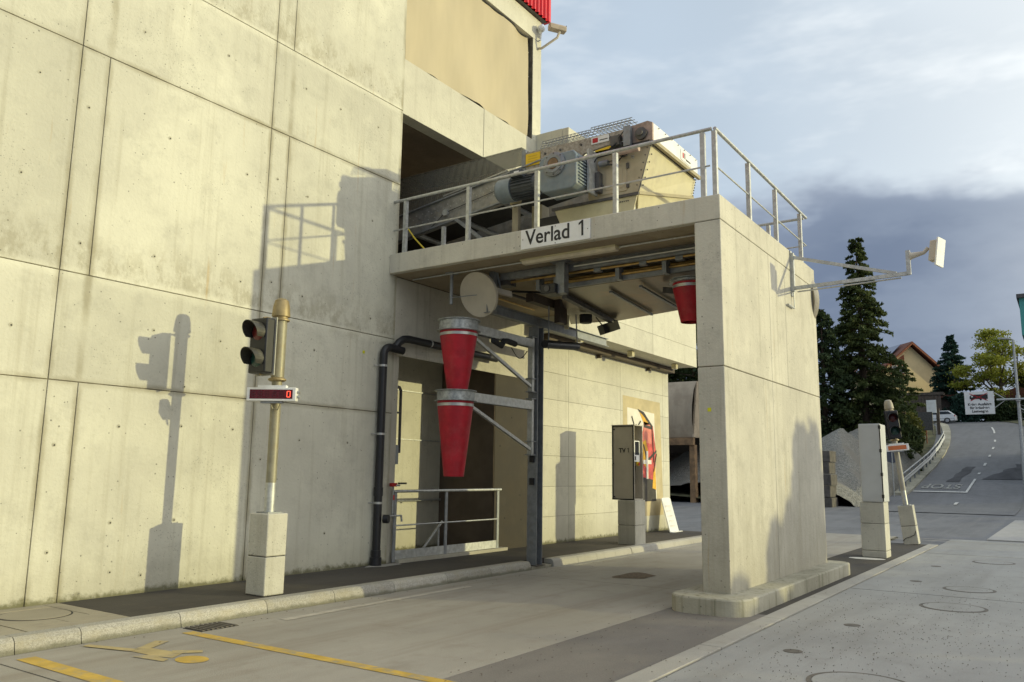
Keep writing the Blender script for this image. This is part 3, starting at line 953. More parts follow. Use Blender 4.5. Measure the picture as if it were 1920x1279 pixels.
# mural painted on the wing wall
mu = thing('wall_mural', (20.4, WY, 2.1), 'abstract red and yellow painting on a tan field, on the far wing wall', 'mural')
def mpoly(name, pts, mat, lay):
    y = WY-0.002-0.0025*lay
    MB().prism([(x, y, z) for x, z in pts], (0, 0.002, 0)).build(name, mat, mu, smooth=False)
TAN = plain('mural_tan', (0.50, 0.42, 0.25), 0.85, var=0.12, scale=2)
MWH = plain('mural_white', (0.72, 0.68, 0.58), 0.85, var=0.08, scale=3)
MRED = plain('mural_red', (0.52, 0.085, 0.075), 0.8, var=0.3, scale=5)
MPINK = plain('mural_salmon', (0.60, 0.20, 0.15), 0.8, var=0.2, scale=5)
MYEL = plain('mural_yellow', (0.68, 0.38, 0.04), 0.8, var=0.2, scale=5)
MBLK = plain('mural_black', (0.05, 0.045, 0.04), 0.8, var=0.3, scale=6)
mpoly('field', [(19.25, 0.56), (21.75, 0.56), (21.6, 3.70), (19.25, 3.72)], TAN, 0)
mpoly('white_ground', [(19.5, 1.0), (21.3, 1.0), (21.2, 3.36), (19.5, 3.42)], MWH, 1)
mpoly('red_shape', [(20.35, 1.55), (21.2, 1.5), (21.28, 2.3), (21.1, 3.0), (20.5, 3.0), (20.3, 2.5)], MRED, 2)
mpoly('salmon_shape', [(20.45, 2.55), (20.98, 2.5), (21.0, 3.05), (20.5, 3.1)], MPINK, 3)
mpoly('yellow_shape', [(20.2, 3.38), (20.42, 3.36), (20.95, 3.05), (20.55, 3.0)], MYEL, 3)
mpoly('black_stroke', [(20.12, 3.42), (20.5, 3.36), (21.08, 3.0), (21.0, 2.96), (20.45, 3.27), (20.2, 3.36)], MBLK, 4)
mpoly('black_stroke', [(20.5, 3.02), (21.05, 2.98), (21.05, 2.9), (20.5, 2.94)], MBLK, 4)
mpoly('yellow_shape', [(20.3, 2.05), (20.62, 1.85), (20.75, 2.3), (20.6, 2.62), (20.35, 2.5)], MYEL, 4)
mpoly('black_stroke', [(20.42, 2.48), (20.5, 2.48), (20.78, 1.95), (20.7, 1.95)], MBLK, 5)
mpoly('black_stroke', [(20.75, 2.1), (21.3, 2.35), (21.3, 2.28), (20.78, 2.03)], MBLK, 5)
mpoly('black_shape', [(20.3, 0.95), (21.25, 0.95), (21.2, 1.5), (20.8, 1.56), (20.3, 1.6)], MBLK, 4)
mpoly('white_cross', [(20.42, 1.95), (20.62, 1.95), (20.62, 1.55), (20.74, 1.55), (20.74, 1.95), (20.95, 1.95), (20.95, 2.06), (20.74, 2.06), (20.74, 2.3), (20.62, 2.3), (20.62, 2.06), (20.42, 2.06)], MWH, 6)
mpoly('yellow_shape', [(21.0, 1.3), (21.25, 1.25), (21.22, 1.85), (21.12, 1.9)], MYEL, 5)
for x0, z0, x1, z1 in ((19.75, 3.2, 20.2, 2.5), (19.7, 2.6, 20.3, 3.1), (20.0, 3.0, 20.3, 2.5), (21.02, 2.95, 21.12, 2.0), (21.1, 1.75, 21.3, 2.25)):
    dx, dz_ = x1-x0, z1-z0
    L = math.hypot(dx, dz_)
    nx_, nz_ = -dz_/L*0.02, dx/L*0.02
    mpoly('black_stroke', [(x0-nx_, z0-nz_), (x1-nx_, z1-nz_), (x1+nx_, z1+nz_), (x0+nx_, z0+nz_)], MBLK, 7)

# ------------------------------------------------------------------ portal: slab, pillar wall, plinth
XP, YP, XE = 10.22, 3.63, 15.12
ST, SB = 5.41, 5.06
por = thing('loading_portal', (10.5, 3.8, 0), 'concrete portal of slab and pillar wall spanning the lane', 'portal')
MB().box(XP+0.02, YP+0.02, 0.1, XE-0.02, YP+0.345, SB).build('pillar_core', WJ, por)
for x0, x1 in ((XP, 12.31), (12.31, XE)):
    MB().box(x0+(0.003 if x0 > 11 else 0), YP, 0.19, x1-(0.003 if x1 < 13 else 0), YP+0.365, 3.067).build('pillar_panel', PORTAL, por, bevel=0.012)
for x0, x1 in ((XP, 12.31), (12.31, 13.16), (13.16, XE)):
    MB().box(x0+(0.003 if x0 > 11 else 0), YP, 3.077, x1-(0.003 if x1 < 15 else 0), YP+0.365, SB-0.005).build('pillar_panel', PORTAL, por, bevel=0.010)
# slab as a frame round the loading opening
def slabpart(x0, y0, x1, y1, nm='slab'):
    return MB().box(x0, y0, SB+0.004, x1, y1, ST)
slabpart(XP, YP, XE, 9.598).build('slab', PORTAL, por, bevel=0.012)
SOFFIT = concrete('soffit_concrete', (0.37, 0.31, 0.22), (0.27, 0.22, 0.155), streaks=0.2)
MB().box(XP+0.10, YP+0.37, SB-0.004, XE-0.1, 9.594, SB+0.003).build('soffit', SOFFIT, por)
# plinth with rounded ends
def rounded(x0, y0, x1, y1, r, z, k=8):
    out = []
    for cx, cy, a0 in ((x1-r, y0+r, -90), (x1-r, y1-r, 0), (x0+r, y1-r, 90), (x0+r, y0+r, 180)):
        for i in range(k+1):
            a_ = math.radians(a0+90*i/k)
            out.append((cx+r*math.cos(a_), cy+r*math.sin(a_), z))
    return out
MB().prism(rounded(9.72, 3.30, 15.55, 4.30, 0.3, -0.1), (0, 0, 0.30)).build('plinth', PLINTH, por, bevel=0.02)

# sign on the slab edge
sg = thing('name_sign', (XP, 6.2, 5.2), 'white sign reading Verlad 1 on the slab edge', 'sign')
MB().box(XP-0.015, 5.60, 5.085, XP-0.002, 6.83, 5.395).build('board', WHITEP, sg, bevel=0.004)
text('lettering', 'Verlad', 0.33, INK, (XP-0.017, 6.74, 5.150), (0, -1, 0), (0, 0, 1), sg, sx=0.92, bold=0.004)
digit_one('lettering', 0.33, INK, (XP-0.017, 5.78, 5.150), (0, -1, 0), (0, 0, 1), sg)
for y, z in ((6.79, 5.24), (5.64, 5.24), (6.2, 5.37), (6.2, 5.105)):
    MB().lathe((XP-0.02, y, z), (1, 0, 0), [(0.008, 0), (0.008, 0.006)], 8).build('screw', IRON, sg)

# ---- railing round the platform
rg = thing('platform_railing', (10.3, 6.5, ST), 'galvanised tube railing along the platform edges', 'railing')
def flatpost(x, y, ax):
    m = MB()
    if ax == 'y':
        m.box(x-0.012, y-0.032, ST, x+0.012, y+0.032, 6.36)
        m.box(x+0.012, y-0.032, ST, x+0.05, y-0.022, 6.36)
    else:
        m.box(x-0.032, y-0.012, ST, x+0.032, y+0.012, 6.36)
        m.box(x-0.032, y+0.012, ST, x-0.022, y+0.05, 6.36)
    m.build('post', GALV, rg)
for y in (9.34, 7.95, 6.6, 5.23, 3.88):
    flatpost(10.29, y, 'y')
for x in (10.33, 11.75, 13.12, 14.62):
    flatpost(x, 3.70, 'x')
for y in (4.4, 6.0, 7.6):
    flatpost(15.0, y, 'y')
MB().path([(10.29, 9.62, 6.385), (10.29, 3.74, 6.385)], 0.026, 12).build('top_rail', GALV, rg)
MB().path([(10.30, 3.70, 6.385), (15.0, 3.70, 6.385)], 0.026, 12).build('top_rail', GALV, rg)
MB().path([(15.0, 3.74, 6.385), (15.0, 8.7, 6.385)], 0.026, 12).build('top_rail', GALV, rg)
MB().path([(10.30, 9.62, 5.86), (10.30, 3.78, 5.86)], 0.014, 8).build('mid_rail', GALV, rg)
MB().path([(10.33, 3.715, 5.86), (15.0, 3.715, 5.86)], 0.012, 8).build('mid_rail', GALV, rg)
MB().path([(15.0, 3.74, 5.86), (15.0, 8.7, 5.86)], 0.014, 8).build('mid_rail', GALV, rg)

# ------------------------------------------------------------------ belt conveyor on the platform
cvr = thing('belt_conveyor', (11.9, 7.5, ST), 'belt conveyor with motor and discharge chute on the platform', 'conveyor')
XC, XF = 11.2, 13.05
def inc(y, b):                # inclined line of the conveyor frame
    return b+(10.3-y)*0.142
for nm, xs0 in (('side_beam', XC), ('side_beam', XF-0.06)):
    MB().prism([(xs0, 12.6, inc(12.6, 5.97)), (xs0, 6.9, inc(6.9, 5.97)), (xs0, 6.9, inc(6.9, 6.50)), (xs0, 12.6, inc(12.6, 6.50))], (0.06, 0, 0)).build(nm, SIDEP, cvr)
for k in range(2):
    z_ = (5.985, 6.47)[k]
    MB().prism([(XC-0.05, 12.6, inc(12.6, z_)), (XC-0.05, 6.9, inc(6.9, z_)), (XC-0.05, 6.9, inc(6.9, z_)+0.025), (XC-0.05, 12.6, inc(12.6, z_)+0.025)], (0.05, 0, 0)).build('flange', GALVD, cvr)
bl = MB()
rs = np.random.RandomState(5)
for i in range(46):
    y = 10.4-i*0.075
    for b in ((6.36, 6.2) if i % 2 else (6.30,)):
        bl.lathe((XC-0.012, y, inc(y, b)), (1, 0, 0), [(0.011, 0), (0.011, 0.012)], 8)
o = bl.build('bolt_row', SILVER, cvr)
o['kind'] = 'stuff'
MB().lathe((XC-0.05, 9.15, inc(9.15, 6.2)), (1, 0, 0), [(0.06, 0), (0.06, 0.05)], 20).build('pull_switch', GALV, cvr)
MB().path([(XC-0.03, 9.15, inc(9.15, 6.2)), (XC-0.03, 7.9, inc(7.9, 6.25))], 0.006, 6).build('pull_cord', BLACKR, cvr)
MB().path([(XC-0.03, 9.15, inc(9.15, 6.2)), (XC-0.03, 9.55, inc(9.55, 5.98))], 0.006, 6).build('pull_cord', BLACKR, cvr)
# belt and idlers
MB().prism([(XC+0.2, 12.6, inc(12.6, 6.42)), (XC+0.2, 5.4, inc(5.4, 6.33)), (XC+0.2, 5.4, inc(5.4, 6.36)), (XC+0.2, 12.6, inc(12.6, 6.45))], (1.35, 0, 0)).build('belt', BLACKR, cvr)
for y in (9.9, 8.9, 7.9):
    MB().path([(XC+0.06, y, inc(y, 6.02)), (XF-0.06, y, inc(y, 6.02))], 0.05, 12).build('idler', GALVD, cvr)
# ribbed clear dust cover
rb = MB()
for i in range(60):
    y0 = 12.4-i*0.08
    y1 = y0-0.08
    w = 0.008 if i % 2 else 0.0
    z0a, z1a = inc(y0, 6.5), 7.30+(12.4-y0)*0.006
    z0b, z1b = inc(y1, 6.5), 7.30+(12.4-y1)*0.006
    rb.add([(XC-0.02-w, y0, z0a), (XC-0.02-w, y1, z0b), (XC+0.14-w, y1, z1b), (XC+0.14-w, y0, z1a)], [(0, 1, 2, 3)])
rb.build('dust_cover', COVER, cvr, smooth=False)
MB().prism([(XC+0.12, 12.4, 7.29), (XC+0.12, 7.58, 7.32), (XC+0.12, 7.58, 7.335), (XC+0.12, 12.4, 7.305)], (0.7, 0, 0.0)).build('cover_top', COVER, cvr)
MB().path([(XC-0.04, 9.2, inc(9.2, 6.53)), (XC-0.04, 7.8, inc(7.8, 6.53))], 0.014, 8).build('cover_rail', SILVER, cvr)
MB().box(XC-0.03, 7.40, 6.58, XC+0.02, 7.48, 7.2).build('cover_post', GALVD, cvr)
# drive station side plate and signs
MB().prism([(XC-0.02, 7.42, 6.60), (XC-0.02, 6.55, 6.60), (XC-0.02, 6.25, 6.88), (XC-0.02, 5.35, 6.97), (XC-0.02, 5.35, 7.13), (XC-0.02, 7.42, 7.14)], (0.05, 0, 0)).build('side_plate', SPECK, cvr, bevel=0.004)
MB().box(XC-0.035, 7.10, 6.88, XC-0.022, 7.39, 7.10).build('warning_plate', YELLOW, cvr)
for i in range(4):
    MB().box(XC-0.0365, 7.15, 6.91+i*0.045, XC-0.0352, 7.34, 6.916+i*0.045).build('warning_text_line', plain('ochre_print', (0.45, 0.26, 0.01), 0.6), cvr)
MB().box(XC-0.035, 5.78, 6.99, XC-0.022, 6.1, 7.11).build('name_plate', WHITEP, cvr)
MB().box(XC-0.037, 5.98, 7.01, XC-0.0355, 6.08, 7.09).build('name_plate_mark', REDINK, cvr)
MB().box(XC-0.037, 5.80, 7.03, XC-0.0355, 5.95, 7.045).build('name_plate_mark', INK, cvr)
MB().prism([(XC-0.06, 6.02, 6.80), (XC-0.06, 5.72, 6.83), (XC-0.06, 5.72, 6.89), (XC-0.06, 6.02, 6.86)], (0.02, 0, 0)).build('warning_plate', YELLOW, cvr)
# motor, fan cowl, gearbox
MX = 10.86
MB().lathe((MX, 7.70, 6.38), (0, -1, 0), [(0.05, -0.03), (0.17, -0.015), (0.205, 0.03), (0.205, 0.30)], 28).build('fan_cowl', BLUEG, cvr)
mo = MB().lathe((MX, 7.40, 6.38), (0, -1, 0), [(0.17, 0), (0.17, 0.5)], 24).build('motor', MOTORD, cvr)
fn = MB()
for k in range(22):
    a_ = 2*math.pi*k/22
    c_, s_ = math.cos(a_), math.sin(a_)
    p = V(MX+c_*0.18, 7.17, 6.38+s_*0.18)
    fn.obox(p, (c_*0.022, 0, s_*0.022), (0, 0.21, 0), (-s_*0.005, 0, c_*0.005))
fn.build('cooling_fin', MOTORD, mo)
MB().box(MX-0.26, 7.12, 6.50, MX-0.06, 7.34, 6.62).build('terminal_box', MOTORD, mo, bevel=0.01)
MB().box(MX-0.262, 7.15, 6.53, MX-0.2605, 7.25, 6.58).build('type_plate', WHITEP, mo)
gb = MB()
gb.prism([(MX-0.26, 6.76, 6.18), (MX-0.26, 6.76, 6.64), (MX-0.26, 6.66, 6.72), (MX-0.26, 6.12, 6.72), (MX-0.26, 6.06, 6.64), (MX-0.26, 6.06, 6.16), (MX-0.26, 6.15, 6.10), (MX-0.26, 6.68, 6.10)], (0.45, 0, 0))
go = gb.build('gearbox', BLUEG, cvr, bevel=0.02)
MB().lathe((MX-0.26, 6.46, 6.54), (-1, 0, 0), [(0.20, 0), (0.20, 0.03), (0.15, 0.045), (0.15, 0.06), (0.10, 0.06), (0.10, 0.02)], 28).build('flange_ring', GALVD, go)
MB().lathe((MX-0.255, 6.46, 6.54), (-1, 0, 0), [(0.09, 0), (0.09, 0.07)], 20).build('shaft', RUSTB, go)
for k in range(8):
    a_ = k*math.pi/4
    MB().lathe((MX-0.29, 6.46+0.175*math.cos(a_), 6.54+0.175*math.sin(a_)), (-1, 0, 0), [(0.014, 0), (0.014, 0.012)], 8).build('bolt', STEELD, go)
for k in range(8):
    z = 6.18+k*0.056
    MB().box(MX-0.20, 6.035, z, MX+0.16, 6.06, z+0.022).build('gearbox_rib', BLUEG, go)
MB().box(XC-0.33, 5.98, 6.08, XC-0.05, 6.02, 6.80).build('torque_plate', GALV, cvr)
MB().box(XC-0.15, 5.90, 6.12, XC-0.03, 5.97, 6.45).build('cable_duct', STEELD, cvr)
# head pulley plates
MB().prism([(XC-0.03, 5.42, 6.82), (XC-0.03, 5.02, 6.84), (XC-0.03, 5.02, 7.13), (XC-0.03, 5.10, 7.17), (XC-0.03, 5.42, 7.14)], (0.05, 0, 0)).build('head_plate', plain('head_plate_paint', (0.36, 0.27, 0.22), 0.6, 0.2, var=0.25, scale=9), cvr)
MB().lathe((XC-0.03, 5.2, 6.97), (-1, 0, 0), [(0.10, 0), (0.10, 0.05), (0.05, 0.06), (0.05, 0.1)], 20).build('bearing', STEELD, cvr)
MB().box(XC-0.12, 5.36, 6.80, XC-0.03, 5.48, 7.12).build('scraper_arm', GALVD, cvr)
MB().path([(XC-0.10, 5.44, 7.1), (XC-0.14, 5.55, 6.95), (XC-0.12, 5.52, 6.75), (XC-0.1, 5.65, 6.6), (XC-0.1, 5.9, 6.62)], 0.009, 6).build('cable', BLACKR, cvr)
MB().lathe((XC-0.14, 5.3, 6.70), (0, 1, 0), [(0.05, -0.1), (0.05, 0.35)], 14).build('scraper_tube', plain('pink_steel', (0.45, 0.34, 0.29), 0.6, 0.2, var=0.15), cvr)
MB().lathe((XC-0.08, 5.85, 6.60), (0, 1, 0), [(0.05, -0.08), (0.05, 0.08)], 14).build('limit_switch', GALVD, cvr)
MB().path([(XC+0.02, 5.2, 6.9), (XF-0.02, 5.2, 6.9)], 0.16, 20).build('head_pulley', STEELD, cvr)
MB().box(XC-0.06, 5.06, 6.78, XC-0.001, 6.05, 6.84).build('undershade_strip', BLACKP, cvr)  # black strip standing in for the shade under the head plate
MB().box(XC-0.10, 5.55, 6.86, XC-0.03, 5.72, 7.02).build('sensor_box', STEELD, cvr)
MB().box(XC-0.09, 5.46, 6.66, XC-0.02, 5.56, 6.80).build('tension_block', STEELD, cvr)
for y9 in (5.6, 5.75, 6.3, 6.7, 7.0):
    MB().lathe((XC-0.04, y9, 7.04), (1, 0, 0), [(0.02, 0), (0.02, 0.02)], 8).build('bolt', STEELD, cvr)
MB().path([(XC-0.09, 5.6, 6.9), (XC-0.13, 5.75, 6.78), (XC-0.12, 5.95, 6.7), (XC-0.2, 6.02, 6.55)], 0.012, 6).build('cable', BLACKR, cvr)
MB().path([(XC-0.09, 5.5, 6.66), (XC-0.12, 5.62, 6.52), (XC-0.1, 5.8, 6.56)], 0.010, 6).build('cable', BLACKR, cvr)
# chute box below the head: shade put into the dirty tan side, front cream
CH = [(6.20, 6.77), (5.06, 6.80), (5.02, 7.12), (5.02, 6.80), (5.30, 6.02), (6.17, 5.98)]
MB().prism([(XC, 6.20, 6.74), (XC, 5.07, 6.79), (XC, 5.30, 6.02), (XC, 6.17, 5.98)], (0.02, 0, 0)).build('chute_side', plain('chute_shade_tan', (0.47, 0.40, 0.265), 0.55, var=0.08, scale=3, dirt=(0.3, 0.25, 0.16), dirt_amt=0.4), cvr)
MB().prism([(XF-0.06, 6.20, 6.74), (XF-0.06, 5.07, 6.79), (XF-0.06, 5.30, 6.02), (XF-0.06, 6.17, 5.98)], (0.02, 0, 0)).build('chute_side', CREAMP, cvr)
MB().prism([(XC+0.02, 5.02, 6.80), (XF, 5.02, 6.80), (XF, 5.02, 7.13), (XC+0.02, 5.02, 7.13)], (0, 0.03, 0)).build('head_shield', WHITEP, cvr)
MB().prism([(XC+0.02, 5.06, 6.78), (XF, 5.06, 6.78), (XF, 5.13, 6.45), (XC+0.02, 5.29, 6.02)], (0, 0.03, 0)).build('chute_front', CREAMP, cvr)
MB().prism([(XC+0.02, 5.29, 6.02), (XF, 5.13, 6.45), (XF-0.3, 5.4, 5.5), (XC+0.35, 5.48, 5.5)], (0, 0.03, 0)).build('chute_front', CREAMP, cvr)
MB().box(XC+0.0, 4.97, 6.77, XF+0.02, 5.02, 6.83).build('shield_angle', plain('tan_angle', (0.33, 0.28, 0.16), 0.6), cvr)
MB().box(XF-0.75, 5.012, 6.90, XF-0.30, 5.02, 7.08).build('maker_plate', WHITEP, cvr)
MB().box(XF-0.68, 5.009, 6.95, XF-0.63, 5.0118, 7.04).build('maker_mark', REDINK, cvr)
MB().box(XF-0.60, 5.009, 6.95, XF-0.57, 5.0118, 7.05).build('maker_mark', INK, cvr)
MB().box(XF-0.54, 5.009, 6.94, XF-0.34, 5.0118, 6.965).build('maker_mark', INK, cvr)
cbm = MB()
for i in range(7):
    u = i/6
    cbm.lathe((XC+0.06, 5.045+0.23*u, 6.76-0.72*u), (0, -1, 0), [(0.012, 0), (0.012, 0.014)], 8)
    cbm.lathe((XF-0.04, 5.045+0.06*u, 6.76-0.28*u), (0, -1, 0), [(0.012, 0), (0.012, 0.014)], 8)
    cbm.lathe((XC-0.012, 5.12+0.22*u, 6.74-0.70*u), (1, 0, 0), [(0.010, 0), (0.010, 0.012)], 8)
    cbm.lathe((XC-0.032, 5.45+0.2*u, 5.92), (1, 0, 0), [(0.010, 0), (0.010, 0.012)], 8)
    cbm.lathe((XC+0.2+0.26*i, 5.012, 7.10), (0, -1, 0), [(0.010, 0), (0.010, 0.012)], 8)
o = cbm.build('chute_bolts', STEELD, cvr)
o['kind'] = 'stuff'
MB().path([(XC+0.015, 5.075, 6.79), (XC+0.015, 5.30, 6.01)], 0.014, 6).build('chute_edge', STEELD, cvr)
# inspection door on the chute side
MB().box(XC-0.012, 5.48, 6.10, XC-0.001, 5.95, 6.58).build('inspection_door', plain('chute_shade_tan', (0, 0, 0)), cvr, bevel=0.004)
MB().box(XC-0.02, 5.55, 6.16, XC-0.0125, 5.85, 6.52).build('door_panel', plain('chute_shade_tan', (0, 0, 0)), cvr, bevel=0.004)
for z in (6.14, 6.46):
    MB().box(XC-0.03, 5.44, z, XC-0.002, 5.48, z+0.09).build('hinge', STEELD, cvr)
MB().path([(XC-0.02, 5.97, 6.32), (XC-0.07, 5.97, 6.32), (XC-0.07, 5.86, 6.22)], 0.016, 8).build('door_latch', STEELD, cvr)
for cy, cz in ((6.02, 6.55), (5.36, 6.62)):
    for a_ in range(4):
        MB().lathe((XC-0.01, cy+0.03*(a_ % 2), cz+0.03*(a_//2)), (1, 0, 0), [(0.012, 0), (0.012, 0.01)], 8).build('bolt', SILVER, cvr)
# hopper cone between chute and slab
MB().prism([(XC-0.02, 6.80, 6.0), (XC-0.02, 5.29, 6.02), (XC-0.02, 5.45, 5.42), (XC-0.02, 6.55, 5.42)], (0.02, 0, 0)).build('hopper_side', CREAMP, cvr)
MB().prism([(XC, 6.80, 6.0), (XC, 6.55, 5.42), (XF, 6.55, 5.42), (XF, 6.8, 6.0)], (0, 0.02, 0)).build('hopper_back', CREAMP, cvr)
MB().box(XC-0.05, 5.26, 5.985, XC-0.02, 6.85, 6.03).build('hopper_flange', STEELD, cvr)
MB().bar((XC-0.02, 5.28, 6.02), (XF, 5.12, 6.46), 0.05, 0.05).build('hopper_flange', plain('tan_angle', (0, 0, 0)), cvr)
# wire mesh guards
mw = MB()
for (ya, yb, za) in ((7.1, 6.18, 7.14), (6.15, 5.4, 7.17)):
    for k in range(int((ya-yb)/0.07)+1):
        y = ya-k*0.07
        mw.bar((XC-0.02, y, za+0.005), (XC+0.05, y, za+0.16), 0.0075, 0.0075)
        mw.bar((XC+0.05, y, za+0.16), (XC+0.9, y, za+0.16), 0.0075, 0.0075)
    for k in range(4):
        mw.bar((XC-0.02+0.023*k, ya, za+0.005+0.052*k), (XC-0.02+0.023*k, yb, za+0.005+0.052*k), 0.0075, 0.0075)
    for k in range(9):
        mw.bar((XC+0.05+0.1*k, ya, za+0.16), (XC+0.05+0.1*k, yb, za+0.16), 0.0075, 0.0075)
o = mw.build('mesh_guard', GALVD, cvr, smooth=False, fixn=False)
o['kind'] = 'stuff'
# supports
MB().prism([(XC-0.03, 7.74, 6.34), (XC-0.03, 7.46, 6.36), (XC-0.03, 7.50, 6.24), (XC-0.03, 7.60, 6.18), (XC-0.03, 7.70, 6.24)], (0.03, 0, 0)).build('adjust_bracket', plain('tan_angle', (0, 0, 0)), cvr)
MB().box(XC-0.03, 7.54, ST, XC+0.05, 7.66, 6.25).build('support_leg', plain('tan_steel', (0.36, 0.32, 0.24), 0.6, 0.3), cvr)
MB().box(XC+0.35, 7.3, ST, XC+0.6, 7.5, 6.3).build('support_post', CREAMP, cvr)
MB().bar((XC-0.02, 8.9, inc(8.9, 6.0)), (XC-0.02, 7.9, ST), 0.06, 0.06).build('brace', GALVD, cvr)
MB().bar((XC+0.9, 10.1, inc(10.1, 6.0)), (XC+0.9, 8.2, ST), 0.08, 0.08).build('brace', STEELD, cvr)
MB().box(XC+0.1, 6.75, 5.42, XC+1.7, 7.25, 5.95).build('drip_tray', BLACKP, cvr)
MB().box(10.9, 8.95, ST, 10.96, 9.01, 6.0).build('support_leg', GALV, cvr)
yc = MB().path([(10.55, 9.55, 6.05), (10.56, 9.5, 5.95), (10.58, 9.35, 5.75), (10.6, 9.1, 5.5), (10.6, 9.0, 5.41)], 0.014, 8).build('yellow_hose', YCABLE)
tag(yc, 'yellow hose hanging behind the railing next to the wall', 'hose')
bkt = MB().lathe((10.45, 9.15, ST), (0, 0, 1), [(0.08, 0), (0.09, 0.05)], 18).build('white_tub', WHITEP)
tag(bkt, 'low white tub on the slab beside the first railing post', 'tub')

# ------------------------------------------------------------------ gear hung under the slab
lf = thing('strip_light', (10.68, 6.2, 5.05), 'long cream strip light fixed under the front of the slab', 'lamp')
MB().prism([(10.60, 7.08, 5.055), (10.76, 7.08, 5.055), (10.73, 7.08, 4.985), (10.63, 7.08, 4.985)], (0, -1.68, 0)).build('diffuser', plain('cream_diffuser', (0.62, 0.55, 0.42), 0.5), lf)
MB().box(10.59, 5.39, 5.03, 10.77, 7.1, 5.056).build('housing', CREAMP, lf)
cd = MB().path([(10.68, 9.45, 5.03), (10.68, 7.12, 5.03)], 0.014, 8).build('conduit', GALV)
tag(cd, 'thin conduit under the slab between the wall and the strip light', 'conduit')
cd = MB().path([(10.68, 5.36, 5.03), (10.68, 4.0, 5.03)], 0.014, 8).build('conduit', GALV)
tag(cd, 'thin conduit under the slab between strip light and pillar', 'conduit')

# sliding chute rails and stainless tray
sl = thing('sliding_chute', (12.5, 6.2, 4.8), 'stainless sliding chute tray with rails under the slab opening', 'chute')
MB().prism([(11.55, 6.95, 4.72), (14.3, 8.3, 4.70), (14.45, 7.3, 4.70), (13.9, 4.4, 4.76), (11.75, 4.4, 4.80)], (0, 0, 0.02)).build('tray', STAINL, sl)
MB().bar((11.45, 7.0, 4.77), (11.55, 4.05, 4.82), 0.05, 0.12).build('rail_beam', GALVD, sl)
MB().path([(11.40, 7.05, 4.80), (11.50, 4.1, 4.85)], 0.024, 10).build('guide_tube', BRASS, sl)
MB().path([(11.30, 8.6, 4.90), (11.30, 4.02, 4.93)], 0.022, 10).build('guide_tube', BRASS, sl)
MB().box(11.18, 4.05, 4.93, 11.24, 7.9, 5.05).build('rail_beam', GALVD, sl)
MB().path([(11.12, 6.4, 4.97), (11.12, 4.15, 4.98)], 0.016, 8).build('guide_tube', SILVER, sl)
for y in (6.0, 5.2, 4.6):
    MB().box(11.27, y, 4.87, 11.36, y+0.12, 4.98).build('carriage', GALVD, sl)
for (x0, y0, x1, y1) in ((11.75, 6.95, 14.3, 7.3), (12.1, 4.95, 13.9, 4.95)):
    MB().bar((x0, y0, 4.66), (x1, y1, 4.64), 0.10, 0.08).build('channel_beam', STEELD, sl)
MB().box(10.98, 6.50, 4.52, 11.12, 6.66, 5.05).build('hanger', GALVD, sl)
MB().box(10.92, 6.42, 5.03, 11.18, 6.74, 5.055).build('hanger_plate', GALVD, sl)
MB().box(10.90, 6.62, 4.52, 11.2, 6.9, 4.68).build('drive_box', BLACKP, sl, bevel=0.01)
MB().lathe((10.9, 6.77, 4.60), (-1, 0, 0), [(0.05, 0), (0.05, 0.02)], 16).build('drive_fan', STEELD, sl)
MB().lathe((11.15, 4.12, 4.96), (0, 1, 0), [(0.06, 0), (0.06, 0.12)], 16).build('end_roller', DISH, sl)
MB().box(11.2, 7.75, 4.85, 11.45, 8.05, 4.98).build('actuator', STEELD, sl)
MB().path([(11.3, 8.8, 4.88), (11.3, 8.0, 4.90)], 0.05, 12).build('actuator_tube', STEELD, sl)

MB().box(11.26, 4.02, 4.985, 11.60, 7.6, 5.045).build('rail_shade_bar', STEELD, sl)  # solid dark bar in place of the shaded slot between the rails
for k_, (xx, zz, r9) in enumerate(((11.62, 4.99, 0.018), (11.70, 4.93, 0.022), (11.02, 5.0, 0.012))):
    MB().path([(xx, 7.5, zz), (xx+0.03, 4.05, zz+0.02)], r9, 8).build('guide_tube', (GALVD, BRASS, STEELD)[k_], sl)
for y in (7.2, 6.85, 5.7, 4.9):
    MB().box(11.34, y, 4.72, 11.50, y+0.07, 5.0).build('rail_hanger', GALVD, sl)
for (xa, ya, xb, yb) in ((11.9, 5.6, 14.0, 5.75), (12.0, 6.2, 14.1, 6.4)):
    MB().bar((xa, ya, 4.70), (xb, yb, 4.68), 0.05, 0.035).build('tray_rib', GALVD, sl)
MB().path([(11.9, 8.9, 4.95), (11.9, 8.1, 4.9), (12.2, 7.6, 4.88), (12.6, 7.5, 4.9)], 0.02, 8).build('air_hose', BLACKR, sl)
MB().path([(11.5, 8.95, 5.0), (13.9, 8.95, 5.0)], 0.02, 8).build('guide_tube', BRASS, sl)
MB().path([(11.6, 8.5, 4.97), (14.2, 8.4, 4.97)], 0.03, 8).build('guide_tube', STEELD, sl)

# round dish hung under the slab on a post
ds = thing('hanging_dish', (10.9, 8.2, 4.6), 'round beige dish hanging on a post below the slab', 'dish')
nd = V(-0.83, 0.05, -0.30).normalized()
cdish = V(10.9, 8.14, 4.66)
MB().lathe(cdish, nd, [(0.001, -0.005), (0.15, 0.0), (0.3, 0.012), (0.39, 0.03), (0.392, 0.02), (0.39, -0.03), (0.3, -0.05), (0.001, -0.06)], 40).build('disc', DISH, ds)
MB().path([(10.72, 8.60, 5.05), (10.72, 8.60, 4.50)], 0.03, 12).build('post', GALVD, ds)
MB().path([(10.72, 8.60, 4.62), tuple(cdish+nd*0.06)], 0.008, 6).build('stay', GALVD, ds)
MB().box(10.64, 8.52, 5.035, 10.80, 8.68, 5.056).build('foot_plate', GALVD, ds)
cc = thing('bullet_camera', (11.15, 7.85, 4.75), 'small beige camera housing right behind the hanging dish', 'camera')
